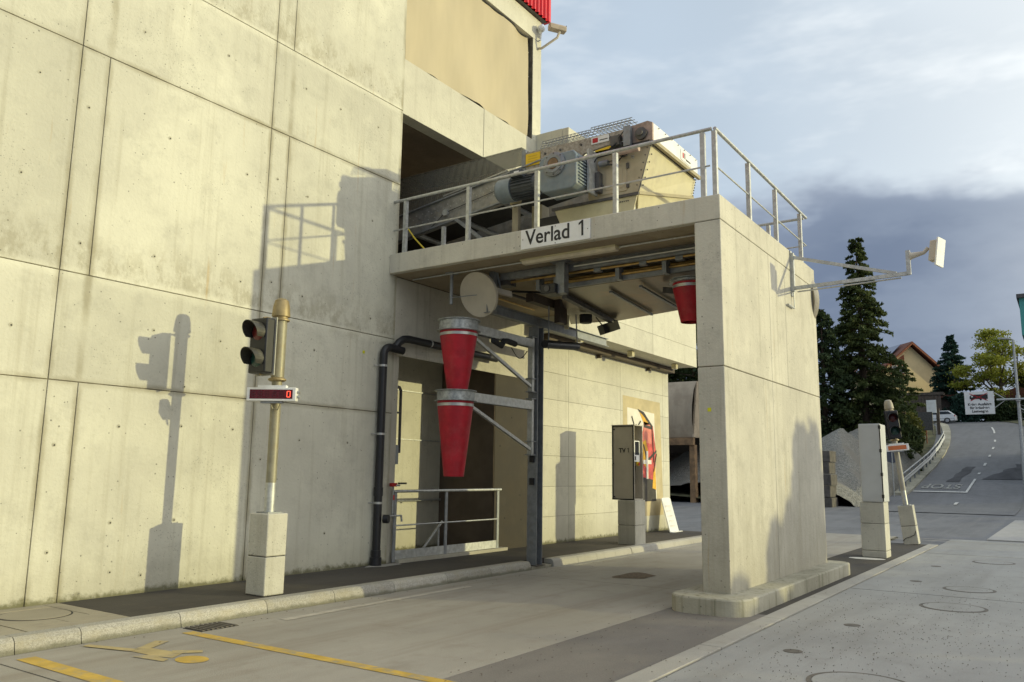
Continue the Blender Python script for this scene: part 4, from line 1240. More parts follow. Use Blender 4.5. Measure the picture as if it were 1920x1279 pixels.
MB().obox((11.15, 7.80, 4.70), V(0.10, -0.10, -0.03), V(0.035, 0.035, 0), V(0, 0.01, 0.05)).build('housing', DISH, cc, bevel=0.008)
MB().path([(11.12, 7.84, 4.74), (11.1, 7.9, 5.05)], 0.018, 8).build('bracket', GALVD, cc)

# column with long beam
cl_ = thing('steel_column', (12.53, 8.02, 0.05), 'grey steel column standing in a notch of the kerb', 'column')
MB().box(12.43, 7.91, 0.05, 12.445, 8.11, 4.33).add([], []).build('flange', GALVD, cl_)
MB().box(12.445, 8.0, 0.05, 12.615, 8.012, 4.33).build('web', GALVD, cl_)
MB().box(12.615, 7.91, 0.05, 12.63, 8.11, 4.33).build('flange', GALVD, cl_)
MB().box(12.38, 7.87, 0.046, 12.68, 8.13, 0.06).build('base_plate', IRON, cl_)
MB().box(10.95, 7.95, 4.34, 15.3, 8.07, 4.352).build('beam_flange', GALVD, cl_)
MB().box(10.95, 8.003, 4.352, 15.3, 8.015, 4.50).build('beam_web', GALVD, cl_)
MB().box(10.95, 7.95, 4.50, 15.3, 8.07, 4.512).build('beam_flange', GALVD, cl_)
MB().box(10.98, 7.90, 4.36, 11.10, 7.99, 5.05).build('beam_hanger', GALVD, cl_)
for z in (1.45, 1.85):
    MB().box(12.38, 7.96, z, 12.428, 8.04, z+0.12).build('limit_switch', BLACKP, cl_)


# swinging red spouts
def spout(name, label, cx, cy, ztop, r0_, r1_, hc, collar_h, col_x, zarm, group, arm=True):
    t = thing(name, (cx, cy, ztop-hc), label, 'spout', group)
    # galvanised collar with flared flange
    MB().lathe((cx, cy, ztop), (0, 0, -1), [(r0_+0.035, 0), (r0_+0.035, 0.008), (r0_+0.0, 0.02), (r0_, collar_h-0.01), (r0_+0.04, collar_h), (r0_+0.04, collar_h+0.008), (r0_-0.01, collar_h+0.01)], 40, False).build('collar', plain('collar_zinc', (0.33, 0.345, 0.345), 0.5, 0.5, var=0.3, scale=16), t)
    zc = ztop-collar_h-0.012
    MB().lathe((cx, cy, zc), (0, 0, -1), [(r0_-0.012, 0), (r0_-0.012, 0.06), (r0_-0.018, 0.10), (r1_, hc), (r1_-0.01, hc), (r0_-0.04, 0.05), (r0_-0.03, 0.0)], 40, False).build('cone', RED, t)
    MB().lathe((cx, cy, zc-0.035), (0, 0, -1), [(r0_-0.008, 0), (r0_-0.008, 0.045)], 40, False).build('strap', SILVER, t)
    if not arm:
        return t
    # two side bars of the arm
    for dy in (-0.05, 0.05):
        MB().box(cx+r0_-0.03, cy+dy-0.006, zarm-0.15, col_x-0.12, cy+dy+0.006, zarm).build('arm_bar', GALVD if dy > 0 else GALV, t)
    MB().box(cx+r0_-0.02, cy-0.044, zarm-0.012, col_x-0.12, cy+0.044, zarm-0.002).build('arm_plate', GALVD, t)
    MB().bar((cx+r0_-0.05, cy-0.05, zarm-0.20), (col_x-0.13, cy-0.02, zarm-0.86), 0.05, 0.05).build('brace', GALV, t)
    MB().box(col_x-0.12, cy-0.05, zarm-0.95, col_x-0.05, cy+0.05, zarm+0.04).build('hinge_tube', GALV, t)
    for z in (zarm+0.045, zarm-0.96, zarm-0.72):
        MB().box(col_x-0.16, cy-0.07, z-0.01, col_x+0.005, cy+0.07, z+0.008).build('hinge_plate', GALVD, t)
    return t


spout('loading_spout', 'upper red spout on a swing arm, hanging left of the steel column', 10.19, 8.0, 4.07, 0.315, 0.150, 1.05, 0.17, 12.43, 4.07, 'red swing arm spouts')
spout('loading_spout', 'lower red spout on a swing arm, larger and floury at its top', 10.15, 8.0, 2.93, 0.300, 0.158, 1.17, 0.16, 12.43, 2.94, 'red swing arm spouts')
t3 = spout('loading_spout', 'short red spout half hidden behind the pillar under the tray', 11.6, 4.62, 4.62, 0.28, 0.155, 0.60, 0.05, 12.5, 4.5, 'red swing arm spouts', arm=False)
MB().bar((12.2, 5.3, 4.66), (11.8, 4.8, 4.5), 0.08, 0.10).build('mount', STEELD, t3)
# hoses and fittings by the arms
hs_ = MB().path([(11.0, 7.9, 3.86), (11.25, 7.9, 3.80), (11.35, 7.92, 3.9), (11.5, 7.95, 3.92), (11.75, 7.95, 3.9)], 0.05, 10).build('rubber_hose', BLACKR)
tag(hs_, 'black corrugated hose under the upper swing arm', 'hose')
cb = MB().path([(11.6, 7.93, 3.82)]+[(11.6+0.5*i/10, 7.93, 3.82-0.16*math.sin(math.pi*i/10)) for i in range(1, 11)], 0.008, 6).build('drooping_cable', BLACKR)
tag(cb, 'thin drooping black cable under the upper arm', 'cable')
# hanging clearance tube
ct = thing('clearance_tube', (12.8, 7.6, 4.0), 'thick black tube hung by two rods right of the column', 'tube')
MB().path([(12.2, 7.62, 3.94), (13.29, 7.58, 4.04)], 0.075, 18).build('tube', BLACKP, ct)
MB().path([(12.30, 7.6, 3.86), (12.30, 7.6, 4.65)], 0.012, 8).build('rod', GALVD, ct)
MB().path([(13.26, 7.58, 3.97), (13.30, 7.58, 4.1), (13.25, 7.58, 4.65)], 0.014, 8).build('rod', SILVER, ct)
bb = thing('brown_duct_box', (12.9, 7.9, 4.6), 'dark brown angular steel box under the slab behind the tray', 'duct')
MB().box(12.0, 7.75, 4.70, 12.95, 7.90, 4.86).build('horizontal_box', BROWNP, bb)
MB().box(12.72, 7.62, 4.42, 12.98, 7.74, 4.86).build('vertical_box', BROWNP, bb)
MB().box(12.985, 7.60, 4.34, 13.03, 7.68, 4.6).build('edge_plate', CREAMP, bb)
fl = thing('floodlight', (14.2, 7.5, 4.5), 'small black floodlight tilted below the stainless tray', 'lamp')
MB().obox((14.15, 7.35, 4.52), V(0.13, -0.10, 0.06), V(0.07, 0.10, 0), V(-0.03, 0.02, 0.09)).build('case', BLACKP, fl, bevel=0.01)
MB().obox((14.10, 7.29, 4.51), V(0.11, -0.085, 0.05), V(0.012, 0.016, 0), V(-0.025, 0.018, 0.075)).build('lens', WHITEP, fl)
MB().path([(14.1, 7.45, 4.55), (13.9, 7.5, 4.7)], 0.012, 8).build('bracket', STEELD, fl)
bl_ = MB().lathe((13.4, 7.45, 4.50), (0, 0, 1), [(0.11, 0), (0.12, 0.03), (0.12, 0.16)], 20).build('rubber_buffer', BLACKR)
tag(bl_, 'black round rubber buffer under the corner of the tray', 'buffer')

# ------------------------------------------------------------------ things on the left wall
dp = thing('drain_pipe', (10.1, 9.5, 0.14), 'black downpipe on the wall turning along the doorway header', 'pipe')
arc = lambda c, r, a0, a1, u_, w_, n=8: [tuple(V(*c)+V(*u_)*(r*math.cos(math.radians(a0+(a1-a0)*i/n)))+V(*w_)*(r*math.sin(math.radians(a0+(a1-a0)*i/n)))) for i in range(n+1)]
MB().path([(10.06, 9.5, 0.16), (10.06, 9.5, 3.55)]+arc((10.21, 9.5, 3.60), 0.15, 180, 90, (1, 0, 0), (0, 0, 1))+[(10.33, 9.5, 3.76), (10.40, 9.48, 3.86), (10.50, 9.46, 3.93), (10.62, 9.46, 3.95), (13.3, 9.46, 3.93)], 0.068, 16).build('pipe', BLACKP, dp)
MB().path([(10.20, 9.5, 3.75), (10.48, 9.44, 3.72)], 0.068, 14).build('branch_stub', BLACKP, dp)
MB().lathe((10.06, 9.5, 0.14), (0, 0, 1), [(0.095, 0), (0.095, 0.12), (0.08, 0.13), (0.08, 0.24)], 18).build('socket', BLACKP, dp)
MB().lathe((10.06, 9.5, 1.25), (0, 0, 1), [(0.078, 0), (0.078, 0.14)], 18).build('socket', BLACKP, dp)
MB().lathe((10.12, 9.42, 0.88), (0.4, -0.9, 0), [(0.07, 0), (0.07, 0.09)], 16).build('cleanout_cap', BLACKP, dp)
for z in (3.40, 2.25, 1.12):
    MB().lathe((10.06, 9.5, z), (0, 0, 1), [(0.074, 0), (0.074, 0.035)], 18).build('pipe_clip', SILVER, dp)
    MB().path([(10.06, 9.5, z+0.018), (9.92, 9.585, z+0.018)], 0.01, 6).build('clip_screw', SILVER, dp)
MB().lathe((11.2, 9.46, 3.95), (1, 0, 0), [(0.074, 0), (0.074, 0.03)], 18).build('pipe_clip', SILVER, dp)
mp = quadsheet([(9.75, 9.45, 0.136), (10.05, 9.28, 0.136), (10.5, 9.32, 0.136), (10.55, 9.52, 0.136), (10.0, 9.58, 0.136)]).build('mortar_patch', STRIPC, smooth=False)
tag(mp, 'pale mortar patch round the foot of the downpipe', 'patch')
# red valve handle station
vs_ = thing('water_tap', (10.45, 9.5, 1.2), 'red handled tap on a thin riser beside the downpipe', 'tap')
MB().path([(10.42, 9.5, 0.95), (10.42, 9.5, 1.42), (10.50, 9.42, 1.42)], 0.015, 8).build('riser', GALV, vs_)
MB().box(10.36, 9.46, 1.40, 10.48, 9.54, 1.46).build('body', plain('red_valve', (0.45, 0.02, 0.02), 0.5), vs_, bevel=0.008)
MB().box(10.44, 9.38, 1.44, 10.62, 9.42, 1.47).build('lever', BLACKP, vs_)
MB().box(10.405, 9.478, 1.18, 10.435, 9.484, 1.26).build('tag_plate', plain('red_tag', (0.5, 0.03, 0.03), 0.5), vs_)
MB().path([(10.30, 9.45, 0.92), (10.55, 9.42, 0.92), (10.56, 9.41, 0.82)], 0.018, 8).build('spigot', GALV, vs_)
# doorway railing
dr = thing('doorway_railing', (12, 9.7, 0.15), 'low galvanised railing with kickplate across the stairwell doorway', 'railing')
YR = 9.52
MB().path([(10.45, YR, 1.32), (13.62, YR, 1.325)], 0.026, 12).build('top_rail', GALV, dr)
MB().path([(10.5, YR, 0.75), (13.5, YR, 0.75)], 0.013, 8).build('mid_rail', GALV, dr)
for x in (10.50, 11.88, 13.52):
    MB().box(x-0.035, YR-0.01, 0.15, x+0.035, YR+0.01, 1.30).build('post', GALVD, dr)
MB().box(10.54, YR-0.006, 0.195, 11.84, YR+0.006, 0.34).build('kickplate', GALV, dr)
MB().box(11.92, YR-0.006, 0.195, 13.48, YR+0.006, 0.34).build('kickplate', GALV, dr)
hr = thing('stair_handrail', (12.1, 9.85, 0.5), 'sloping handrail going down the stairwell behind the railing', 'handrail')
MB().path([(11.95, 9.66, 0.76), (10.9, 9.66, -0.15)], 0.022, 10).build('rail', GALV, hr)
MB().path([(11.85, 9.66, 0.64), (11.85, 9.66, 0.19)], 0.018, 8).build('post', GALV, hr)
h2 = thing('wall_handrail', (14, 12.2, 1.0), 'thin handrail on the sunlit back wall of the stairwell', 'handrail')
MB().path([(10.6, 10.93, 1.09), (13.44, 10.93, 1.09)], 0.02, 8).build('rail', GALV, h2)
for x in (12.3, 13.2):
    MB().path([(x, 10.93, 1.09), (x, 10.99, 1.04)], 0.01, 6).build('bracket', GALV, h2)
ld = thing('wall_frame', (10.9, 10.0, 2.6), 'dark steel frame with grey box inside the doorway at its left jamb', 'frame')
MB().path([(10.62, 9.95, 3.18), (10.98, 9.95, 3.16), (11.02, 9.95, 3.10), (11.03, 9.95, 2.0), (10.62, 9.95, 2.0)], 0.028, 8).build('frame_tube', STEELD, ld)
MB().path([(10.62, 9.95, 2.7), (11.03, 9.95, 2.7)], 0.018, 8).build('cross_bar', STEELD, ld)
MB().box(10.58, 9.92, 1.78, 10.98, 10.1, 2.12).build('box', GALVD, ld)

# traffic light on its pedestal, left
def traffic(name, label, bx, by, z0, lean, ang, group, left=True):
    t = thing(name, (bx, by, z0), label, 'traffic light', group)
    L = []
    L.append(MB().box(bx-0.155, by-0.175, z0, bx+0.155, by+0.175, z0+0.46).build('pedestal', PEDC, t, bevel=0.015))
    L.append(MB().box(bx-0.155, by-0.175, z0+0.466, bx+0.155, by+0.175, z0+0.98).build('pedestal', PEDC, t, bevel=0.015))
    L.append(MB().box(bx-0.145, by-0.165, z0+0.455, bx+0.145, by+0.165, z0+0.47).build('pedestal_joint', JOINT, t))
    L.append(MB().box(bx-0.11, by-0.11, z0+0.98, bx+0.11, by+0.11, z0+0.995).build('base_plate', GALVD, t))
    zb = z0+0.995
    L.append(MB().lathe((bx, by, zb), (0, 0, 1), [(0.062, 0), (0.062, 0.36)], 20).build('pole', GALV, t))
    L.append(MB().lathe((bx, by, zb+0.36), (0, 0, 1), [(0.064, 0), (0.066, 1.28)], 20).build('pole', OLIVE if left else plain('post_grey', (0.33, 0.31, 0.26), 0.6), t))
    zc = zb+1.64
    L.append(MB().lathe((bx, by, zc), (0, 0, 1), [(0.09, 0), (0.115, 0.015), (0.115, 0.03), (0.085, 0.05)], 24).build('collar', CAPB, t))
    L.append(MB().lathe((bx, by, zc+0.05), (0, 0, 1), [(0.084, 0), (0.084, 0.74)], 20).build('pole', OLIVE if left else GALV, t))
    zk = zc+0.79
    L.append(MB().lathe((bx, by, zk), (0, 0, 1), [(0.115, 0), (0.115, 0.02), (0.09, 0.03), (0.09, 0.05), (0.115, 0.055), (0.118, 0.07), (0.105, 0.2), (0.085, 0.27), (0.05, 0.295), (0.001, 0.30)], 28).build('cap', CAPB if left else plain('beige_cap', (0.36, 0.32, 0.24), 0.55), t))
    # signal head facing -x, turned by ang
    ca, sa = math.cos(ang), math.sin(ang)
    fx = V(-ca, -sa, 0)           # facing direction
    sx_ = V(sa, -ca, 0)           # to the right seen from the front
    hc = V(bx, by, zc+0.42)+fx*(0.30 if left else 0.22)
    L.append(MB().obox(hc, fx*0.07, sx_*0.145, V(0, 0, 0.35)).build('housing', BLACKP, t, bevel=0.02))
    L.append(MB().obox(hc-fx*0.080, fx*0.008, sx_*0.165, V(0, 0, 0.37)).build('back_rim', plain('rim_grey', (0.33, 0.32, 0.27), 0.5) if left else BLACKP, t))
    for dz_, lm_ in ((0.17, REDLENS if left else plain('dark_red_lens', (0.06, 0.008, 0.008), 0.3)), (-0.17, GREENLENS)):
        c = hc+fx*0.07+V(0, 0, dz_)
        L.append(MB().lathe(c, fx, [(0.105, 0.0), (0.08, 0.02), (0.001, 0.03)], 24).build('lens', lm_, t))
        # visor: open tube cut away below
        vv = MB()
        K = 20
        ring = []
        for k in range(K+1):
            a_ = math.radians(-35+250*k/K)
            dr_ = sx_*math.cos(a_)+V(0, 0, 1)*math.sin(a_)
            ln = 0.08+0.12*(0.5+0.5*math.sin(a_))
            ring.append((c+dr_*0.125, c+dr_*0.125+fx*ln, c+dr_*0.118+fx*ln, c+dr_*0.118))
        for k in range(K):
            p, q = ring[k], ring[k+1]
            for i in range(3):
                vv.add([p[i], q[i], q[i+1], p[i+1]], [(0, 1, 2, 3)])
        L.append(vv.build('visor', plain('visor_black', (0.03, 0.03, 0.03), 0.45) if not left else plain('visor_grey', (0.045, 0.043, 0.036), 0.4, dirt=(0.14, 0.13, 0.09), dirt_amt=0.5), t))
    for dz_ in (0.36, -0.36):
        L.append(MB().path([tuple(hc+V(0, 0, dz_)), tuple(hc+V(0, 0, dz_+0.015)-fx*0.05), (bx, by, hc.z+dz_+0.015)], 0.012, 6).build('bracket', CAPB, t))
    # weight display below
    a2 = math.radians(31) if left else math.radians(20)
    fx = V(-math.cos(a2), -math.sin(a2), 0)
    sx_ = V(math.sin(a2), -math.cos(a2), 0)
    dc = V(bx, by, zc-0.18)+fx*0.14
    w_ = 0.315 if left else 0.28
    L.append(MB().obox(dc, fx*0.05, sx_*w_, V(0, 0, 0.085)).build('display_case', WHITEP, t, bevel=0.006))
    L.append(MB().obox(dc+V(0, 0, 0.10), fx*0.04, sx_*0.18, V(0, 0, 0.014)).build('mount_plate', WHITEP, t))
    L.append(MB().obox(dc+V(0, 0, -0.10), fx*0.03, sx_*0.14, V(0, 0, 0.012)).build('mount_plate', GALVD, t))
    if left:
        L.append(MB().obox(dc+fx*0.052, fx*0.002, sx_*0.275, V(0, 0, 0.058)).build('display_window', DISPB, t))
        sg_ = [(0, .036, .018, .003), (0, 0, .018, .003), (0, -.036, .018, .003), (-.02, .018, .003, .016), (.02, .018, .003, .016), (-.02, -.018, .003, .016), (.02, -.018, .003, .016)]
        for k in range(6):
            cx = -0.225+k*0.090
            for i, (ox, oz, hw, hh) in enumerate(sg_):
                if k == 5 and i == 1:
                    continue
                m_ = LED if k == 5 else LEDOFF
                if k == 5:
                    hw, hh = hw+0.001, hh+0.001
                L.append(MB().obox(dc+fx*0.0555+sx_*(cx+ox)+V(0, 0, oz), fx*0.001, sx_*hw, V(0, 0, hh)).build('digit_segment', m_, t))
        for dz_ in (0.03, -0.03):
            L.append(MB().path([tuple(dc+sx_*w_+V(0, 0, dz_)), tuple(dc+sx_*(w_+0.04)+V(0, 0, dz_))], 0.018, 10).build('cable_gland', GALV, t))
        L.append(MB().path([tuple(dc-fx*0.02+sx_*-0.03+V(0, 0, -0.1)), tuple(dc-fx*0.04+V(0, 0, -0.18)), tuple(dc-fx*0.05+sx_*0.06+V(0, 0, -0.19)), tuple(dc-fx*0.03+sx_*0.10+V(0, 0, -0.1))], 0.008, 6).build('cable_loop', OLIVE, t))
    else:
        L.append(MB().obox(dc+fx*0.052, fx*0.002, sx_*0.22, V(0, 0, 0.055)).build('display_window', ORANGE, t))
    if lean:
        t.rotation_euler = lean
    return t


traffic('traffic_light', 'two lamp traffic light with red LED counter in front of the left wall', 6.9, 8.36, 0.137, None, math.radians(5), 'traffic lights on concrete pedestals')
tr2 = traffic('traffic_light', 'leaning two lamp traffic light on a cracked pedestal beyond the white cabinet', 23.45, 3.52, 0.0, (math.radians(-5.6), math.radians(-1.5), 0), math.radians(18), 'traffic lights on concrete pedestals', left=False)
crk = MB().path([(23.28, 3.70, 0.10), (23.28, 3.62, 0.17), (23.28, 3.50, 0.20), (23.28, 3.40, 0.24), (23.28, 3.36, 0.34)], 0.008, 5).build('crack', JOINT, tr2)

# grey cabinet on the island, right
rc = thing('white_cabinet', (19.2, 3.55, 0), 'tall white metal cabinet on a concrete pedestal behind the pillar', 'cabinet')
MB().box(18.90, 3.34, 0.0, 19.42, 3.82, 0.14).build('pedestal', PEDC, rc, bevel=0.012)
MB().box(18.90, 3.34, 0.146, 19.42, 3.82, 0.70).build('pedestal', PEDC, rc, bevel=0.012)
MB().box(18.90, 3.34, 0.706, 19.42, 3.82, 1.15).build('pedestal', PEDC, rc, bevel=0.012)
MB().box(18.92, 3.36, 0.1, 19.40, 3.80, 1.1).build('pedestal_joint', JOINT, rc)
MB().box(18.88, 3.33, 1.155, 19.52, 3.76, 2.81).build('case', GREYP, rc, bevel=0.012)
MB().box(18.878, 3.40, 1.19, 18.882, 3.74, 2.78).build('back_sheet', GREYP, rc)
MB().box(18.875, 3.325, 1.17, 18.89, 3.345, 2.79).build('gasket', BLACKR, rc)
for z in (1.24, 1.70, 2.20, 2.70):
    MB().box(18.868, 3.318, z, 18.92, 3.36, z+0.07).build('hinge', BLACKP, rc)

# TV 1 cabinet on the kerb
tv = thing('control_cabinet', (17.0, 8.3, 0), 'open control cabinet lettered TV 1 on a concrete pedestal at the kerb', 'cabinet')
MB().box(16.75, 8.07, 0.03, 17.28, 8.50, 0.54).build('pedestal', PEDC, tv, bevel=0.012)
MB().box(16.75, 8.07, 0.546, 17.28, 8.50, 1.09).build('pedestal', PEDC, tv, bevel=0.012)
MB().box(16.77, 8.09, 0.1, 17.26, 8.48, 1.0).build('pedestal_joint', JOINT, tv)
CABP = plain('cabinet_paint', (0.47, 0.43, 0.35), 0.5, var=0.06, scale=3)
x0, x1, y0, y1, z0, z1 = 16.79, 17.24, 8.10, 8.65, 1.095, 2.757
MB().box(x0, y0, z0, x0+0.02, y1, z1).build('side_wall', CABP, tv)
MB().box(x1-0.02, y0, z0, x1, y1, z1).build('side_wall', CABP, tv)
MB().box(x0+0.02, y1-0.02, z0, x1-0.02, y1, z1).build('back_wall', CABP, tv)
MB().box(x0+0.02, y0, z0, x1-0.02, y1-0.02, z0+0.03).build('floor_plate', CABP, tv)
MB().box(x0-0.01, y0-0.01, z1, x1+0.01, y1+0.01, z1+0.02).build('roof_plate', CABP, tv)
for a_ in ((x0-0.012, y0, z0, x0-0.002, y0+0.03, z1), (x0-0.012, y1-0.03, z0, x0-0.002, y1, z1), (x0-0.012, y0+0.03, z0, x0-0.002, y1-0.03, z0+0.025), (x0-0.012, y0+0.03, z1-0.025, x0-0.002, y1-0.03, z1)):
    MB().box(*a_).build('gasket', BLACKR, tv)
for y, z in ((8.59, 2.67), (8.59, 1.16), (8.62, 1.9)):
    MB().box(x0-0.02, y-0.015, z-0.015, x0-0.0125, y+0.015, z+0.015).build('fastener', BLACKP, tv)
text('lettering', 'TV', 0.14, INK, (x0-0.003, 8.48, 2.15), (0, -1, 0), (0, 0, 1), tv, bold=0.003)
digit_one('lettering', 0.14, INK, (x0-0.003, 8.26, 2.15), (0, -1, 0), (0, 0, 1), tv)
MB().box(x0+0.12, y0+0.05, 1.95, x1-0.06, y0+0.12, 2.42).build('terminal_bezel', WHITEP, tv)
MB().box(x0+0.15, y0+0.046, 2.10, x1-0.10, y0+0.0495, 2.40).build('terminal_screen', SCREEN, tv)
MB().box(x0+0.14, y0+0.045, 1.98, x0+0.20, y0+0.0495, 2.07).build('reader', BLACKP, tv)
MB().lathe((x0+0.27, y0+0.06, 1.90), (0, -1, 0), [(0.045, 0), (0.045, 0.04)], 16).build('switch_base', YELLOW, tv)
MB().box(x0+0.25, y0-0.005, 1.87, x0+0.29, y0+0.018, 1.93).build('switch_handle', REDINK, tv)
MB().path([(x0+0.26, y0+0.1, 1.85), (x0+0.26, y0+0.12, 1.45)], 0.012, 8).build('inner_cable', BLACKR, tv)

# leaning board at the corner of the wing
lb = thing('leaning_board', (21.4, 9.2, 0.13), 'white sign board leaning against the corner of the wing wall', 'board')
d = V(0.10, 0.30, 0.93)
lbm = MB()
p0 = V(20.95, 9.06, 0.14)
r_ = V(0.66, 0.03, 0)
lbm.prism([p0, p0+r_, p0+r_+d*0.93, p0+r_*0.9+d*0.97, p0+r_*0.1+d*0.97, p0+d*0.93], (0, 0.02, -0.01))
lbm.build('panel', WHITEP, lb)
MB().bar(p0+V(-0.02, -0.03, 0.0), p0+r_+V(0.1, -0.03, 0.0), 0.08, 0.02).build('foot', WHITEP, lb)
for i in range(5):
    q = p0+d*(0.15+i*0.14)+r_*0.2+V(0, -0.012, 0.006)
    MB().prism([q, q+r_*0.5, q+r_*0.5+d*0.035, q+d*0.035], (0, -0.002, 0)).build('faded_print', plain('faded_print', (0.70, 0.66, 0.63), 0.7), lb)

# stickers
s1 = MB().box(9.655, WY-0.003, 3.585, 9.705, WY-0.001, 3.635).build('yellow_sticker', STICK)
tag(s1, 'small yellow survey sticker on the wall near the downpipe', 'sticker')
s2 = MB().box(XP-0.003, 3.82, 2.48, XP-0.001, 3.87, 2.53).build('yellow_sticker', STICK)
tag(s2, 'small yellow survey sticker on the end of the pillar', 'sticker')

# radar sensor boom on the pillar
rd = thing('sensor_boom', (13.55, 3.6, 4.8), 'galvanised boom with flat white antenna panel on the pillar side', 'antenna')
bx = 13.56
MB().box(bx-0.04, YP-0.02, 4.62, bx+0.04, YP-0.002, 5.40).build('wall_plate', GALV, rd)
MB().box(bx-0.03, YP-0.06, 4.70, bx+0.03, YP-0.021, 5.36).build('wall_channel', GALV, rd)
MB().bar((bx, YP-0.03, 4.755), (bx, 1.83, 4.79), 0.05, 0.055).build('boom', GALV, rd)
MB().bar((bx, YP-0.03, 5.29), (bx, 2.02, 4.81), 0.04, 0.05).build('tie_bar', GALV, rd)
MB().path([(bx, YP-0.1, 4.69), (bx, 1.95, 4.73)], 0.013, 8).build('cable_conduit', SILVER, rd)
MB().path([(bx, YP-0.04, 4.70), (bx, YP-0.04, 4.42)], 0.01, 8).build('cable_conduit', GALV, rd)
MB().path([(bx, YP-0.03, 4.42), (bx-0.35, YP-0.03, 4.42)], 0.018, 8).build('cable_conduit', GALV, rd)
MB().box(bx-0.03, 1.81, 4.77, bx+0.03, 1.87, 5.15).build('mast', GALV, rd)
MB().path([(bx, 1.81, 5.06), (bx, 1.78, 5.06), (bx+0.02, 1.62, 5.09), (bx+0.04, 1.56, 5.16)], [0.07, 0.05, 0.028, 0.03], 12).build('swivel_arm', DISH, rd)
MB().obox((bx+0.04, 1.47, 5.10), V(0.09, -0.02, 0), V(0.008, 0.05, 0), V(0, -0.022, 0.155)).build('antenna_body', DISH, rd, bevel=0.008)
MB().obox((bx+0.05, 1.40, 5.07), V(0.14, -0.035, 0), V(0.003, 0.012, 0), V(0, -0.03, 0.215)).build('antenna_panel', WHITEP, rd, bevel=0.006)

# dish behind the far end of the pillar
d2 = thing('far_dish', (15.35, 4.2, 4.7), 'round grey dish peeping out behind the far end of the pillar', 'dish')
MB().lathe((15.2, 3.86, 4.86), V(-0.6, 0.6, -0.05), [(0.001, 0.0), (0.3, 0.02), (0.46, 0.05), (0.465, 0.03), (0.46, -0.04), (0.001, -0.1)], 40).build('disc', DISH, d2)
MB().path([(15.13, 3.9, 4.86), (15.2, 3.9, 4.86)], 0.03, 8).build('stub', GALVD, d2)

# security camera and lamp at the tower corner
sc = thing('security_camera', (15.1, 9.4, 11.7), 'beige box security camera at the top corner of the tower', 'camera')
MB().path([(14.98, 9.6, 11.52), (14.98, 9.5, 11.50), (15.10, 9.15, 11.72), (15.12, 9.1, 11.86)], 0.03, 10).build('arm', DISH, sc)
cm = MB()
ax = V(0.20, -0.155, -0.015)
cm.prism([V(14.95, 9.28, 11.90)+q for q in (V(-0.05, -0.07, 0), V(-0.06, -0.08, 0.10), V(-0.025, -0.03, 0.16), V(0.025, 0.03, 0.16), V(0.06, 0.08, 0.10), V(0.05, 0.07, 0))], ax*1.6)
cm.build('housing', plain('camera_beige', (0.43, 0.36, 0.27), 0.5), sc, bevel=0.01)
MB().obox(V(14.95, 9.28, 11.99)+ax*1.6, ax*0.02, V(0.05, 0.06, 0), V(0, 0, 0.06)).build('lens_window', SCREEN, sc)
wl = thing('corner_lamp', (14.95, 9.5, 11.95), 'small round white lamp above the security camera', 'lamp')
MB().lathe((14.95, 9.50, 11.98), (0, -1, 0), [(0.001, -0.09), (0.07, -0.06), (0.09, 0), (0.07, 0.06), (0.001, 0.09)], 20).build('globe', WHITEP, wl)
MB().path([(14.95, 9.5, 11.9), (14.95, 9.52, 11.7), (14.97, 9.6, 11.7)], 0.02, 8).build('bracket', WHITEP, wl)

# ------------------------------------------------------------------ background
# uphill street
street = MB()
SX = [44, 50, 54, 58, 64, 70, 77, 84, 90, 96, 102, 108, 116]
SL = [8.4, 8.4, 8.4, 8.4, 8.45, 8.5, 8.65, 9.0, 9.5, 10.1, 10.9, 12.2, 15.5]
SR = [2.3, 2.3, 2.35, 2.4, 2.4, 2.4, 2.45, 2.6, 2.9, 3.5, 4.4, 5.6, 8.0]
SCN = [5.36, 5.36, 5.36, 5.36, 5.36, 5.36, 5.36, 5.45, 5.75, 6.2, 6.9, 8.2, 11.2]
def lat(x, arr):
    return float(np.interp(x, SX, arr))
sxs = np.linspace(44, 116, 73)
vv_ = []
for x in sxs:
    l, r__ = lat(x, SL), lat(x, SR)
    for u in (0, .5, 1):
        vv_.append((x, l+(r__-l)*u, zt(x)-0.02))
street.add(vv_, [(i*3+j, i*3+j+1, (i+1)*3+j+1, (i+1)*3+j) for i in range(len(sxs)-1) for j in range(2)])
struct(street.build('street', HILLROAD), 'asphalt street climbing the hill')
def ribbon(name, x0, x1, ya, yb, mat, label, dz=0.0, cat='marking', n=8, group=None, parent=None):
    m = MB()
    for i in range(n+1):
        x = x0+(x1-x0)*i/n
        m.v += [(x, ya(x), zt(x)-0.014+dz), (x, yb(x), zt(x)-0.014+dz)]
    m.f = [(2*i, 2*i+1, 2*i+3, 2*i+2) for i in range(n)]
    o = m.build(name, mat, parent, smooth=False)
    if parent is None:
        tag(o, label, cat, group)
    return o
ribbon('stop_line', 56.6, 57.0, lambda x: 8.3, lambda x: 5.3, WLINE, 'white stop line across the left half of the hill street', 0.034)
ribbon('centre_line', 57.0, 63.0, lambda x: 5.44, lambda x: 5.30, WLINE, 'long white centre line above the stop line', 0.034)
for i, (x0, x1) in enumerate(((50.5, 51.6), (65.5, 66.4), (70.5, 72), (75.6, 76.8), (80.5, 82), (86, 87.6), (93.5, 99.5))):
    ribbon('centre_dash', x0, x1, lambda x: lat(x, SCN)+0.08, lambda x: lat(x, SCN)-0.08, WLINE, 'white dash of the hill street centre line, number %s up the hill' % ('one two three four five six seven'.split()[i]), 0.034, group='centre line dashes')
so = text('stop_lettering', 'STOP', 1.5, WLINE, (0, 0, 0), (0, 1, 0), (-1, 0, 0), None, sx=0.62, bold=0.03)
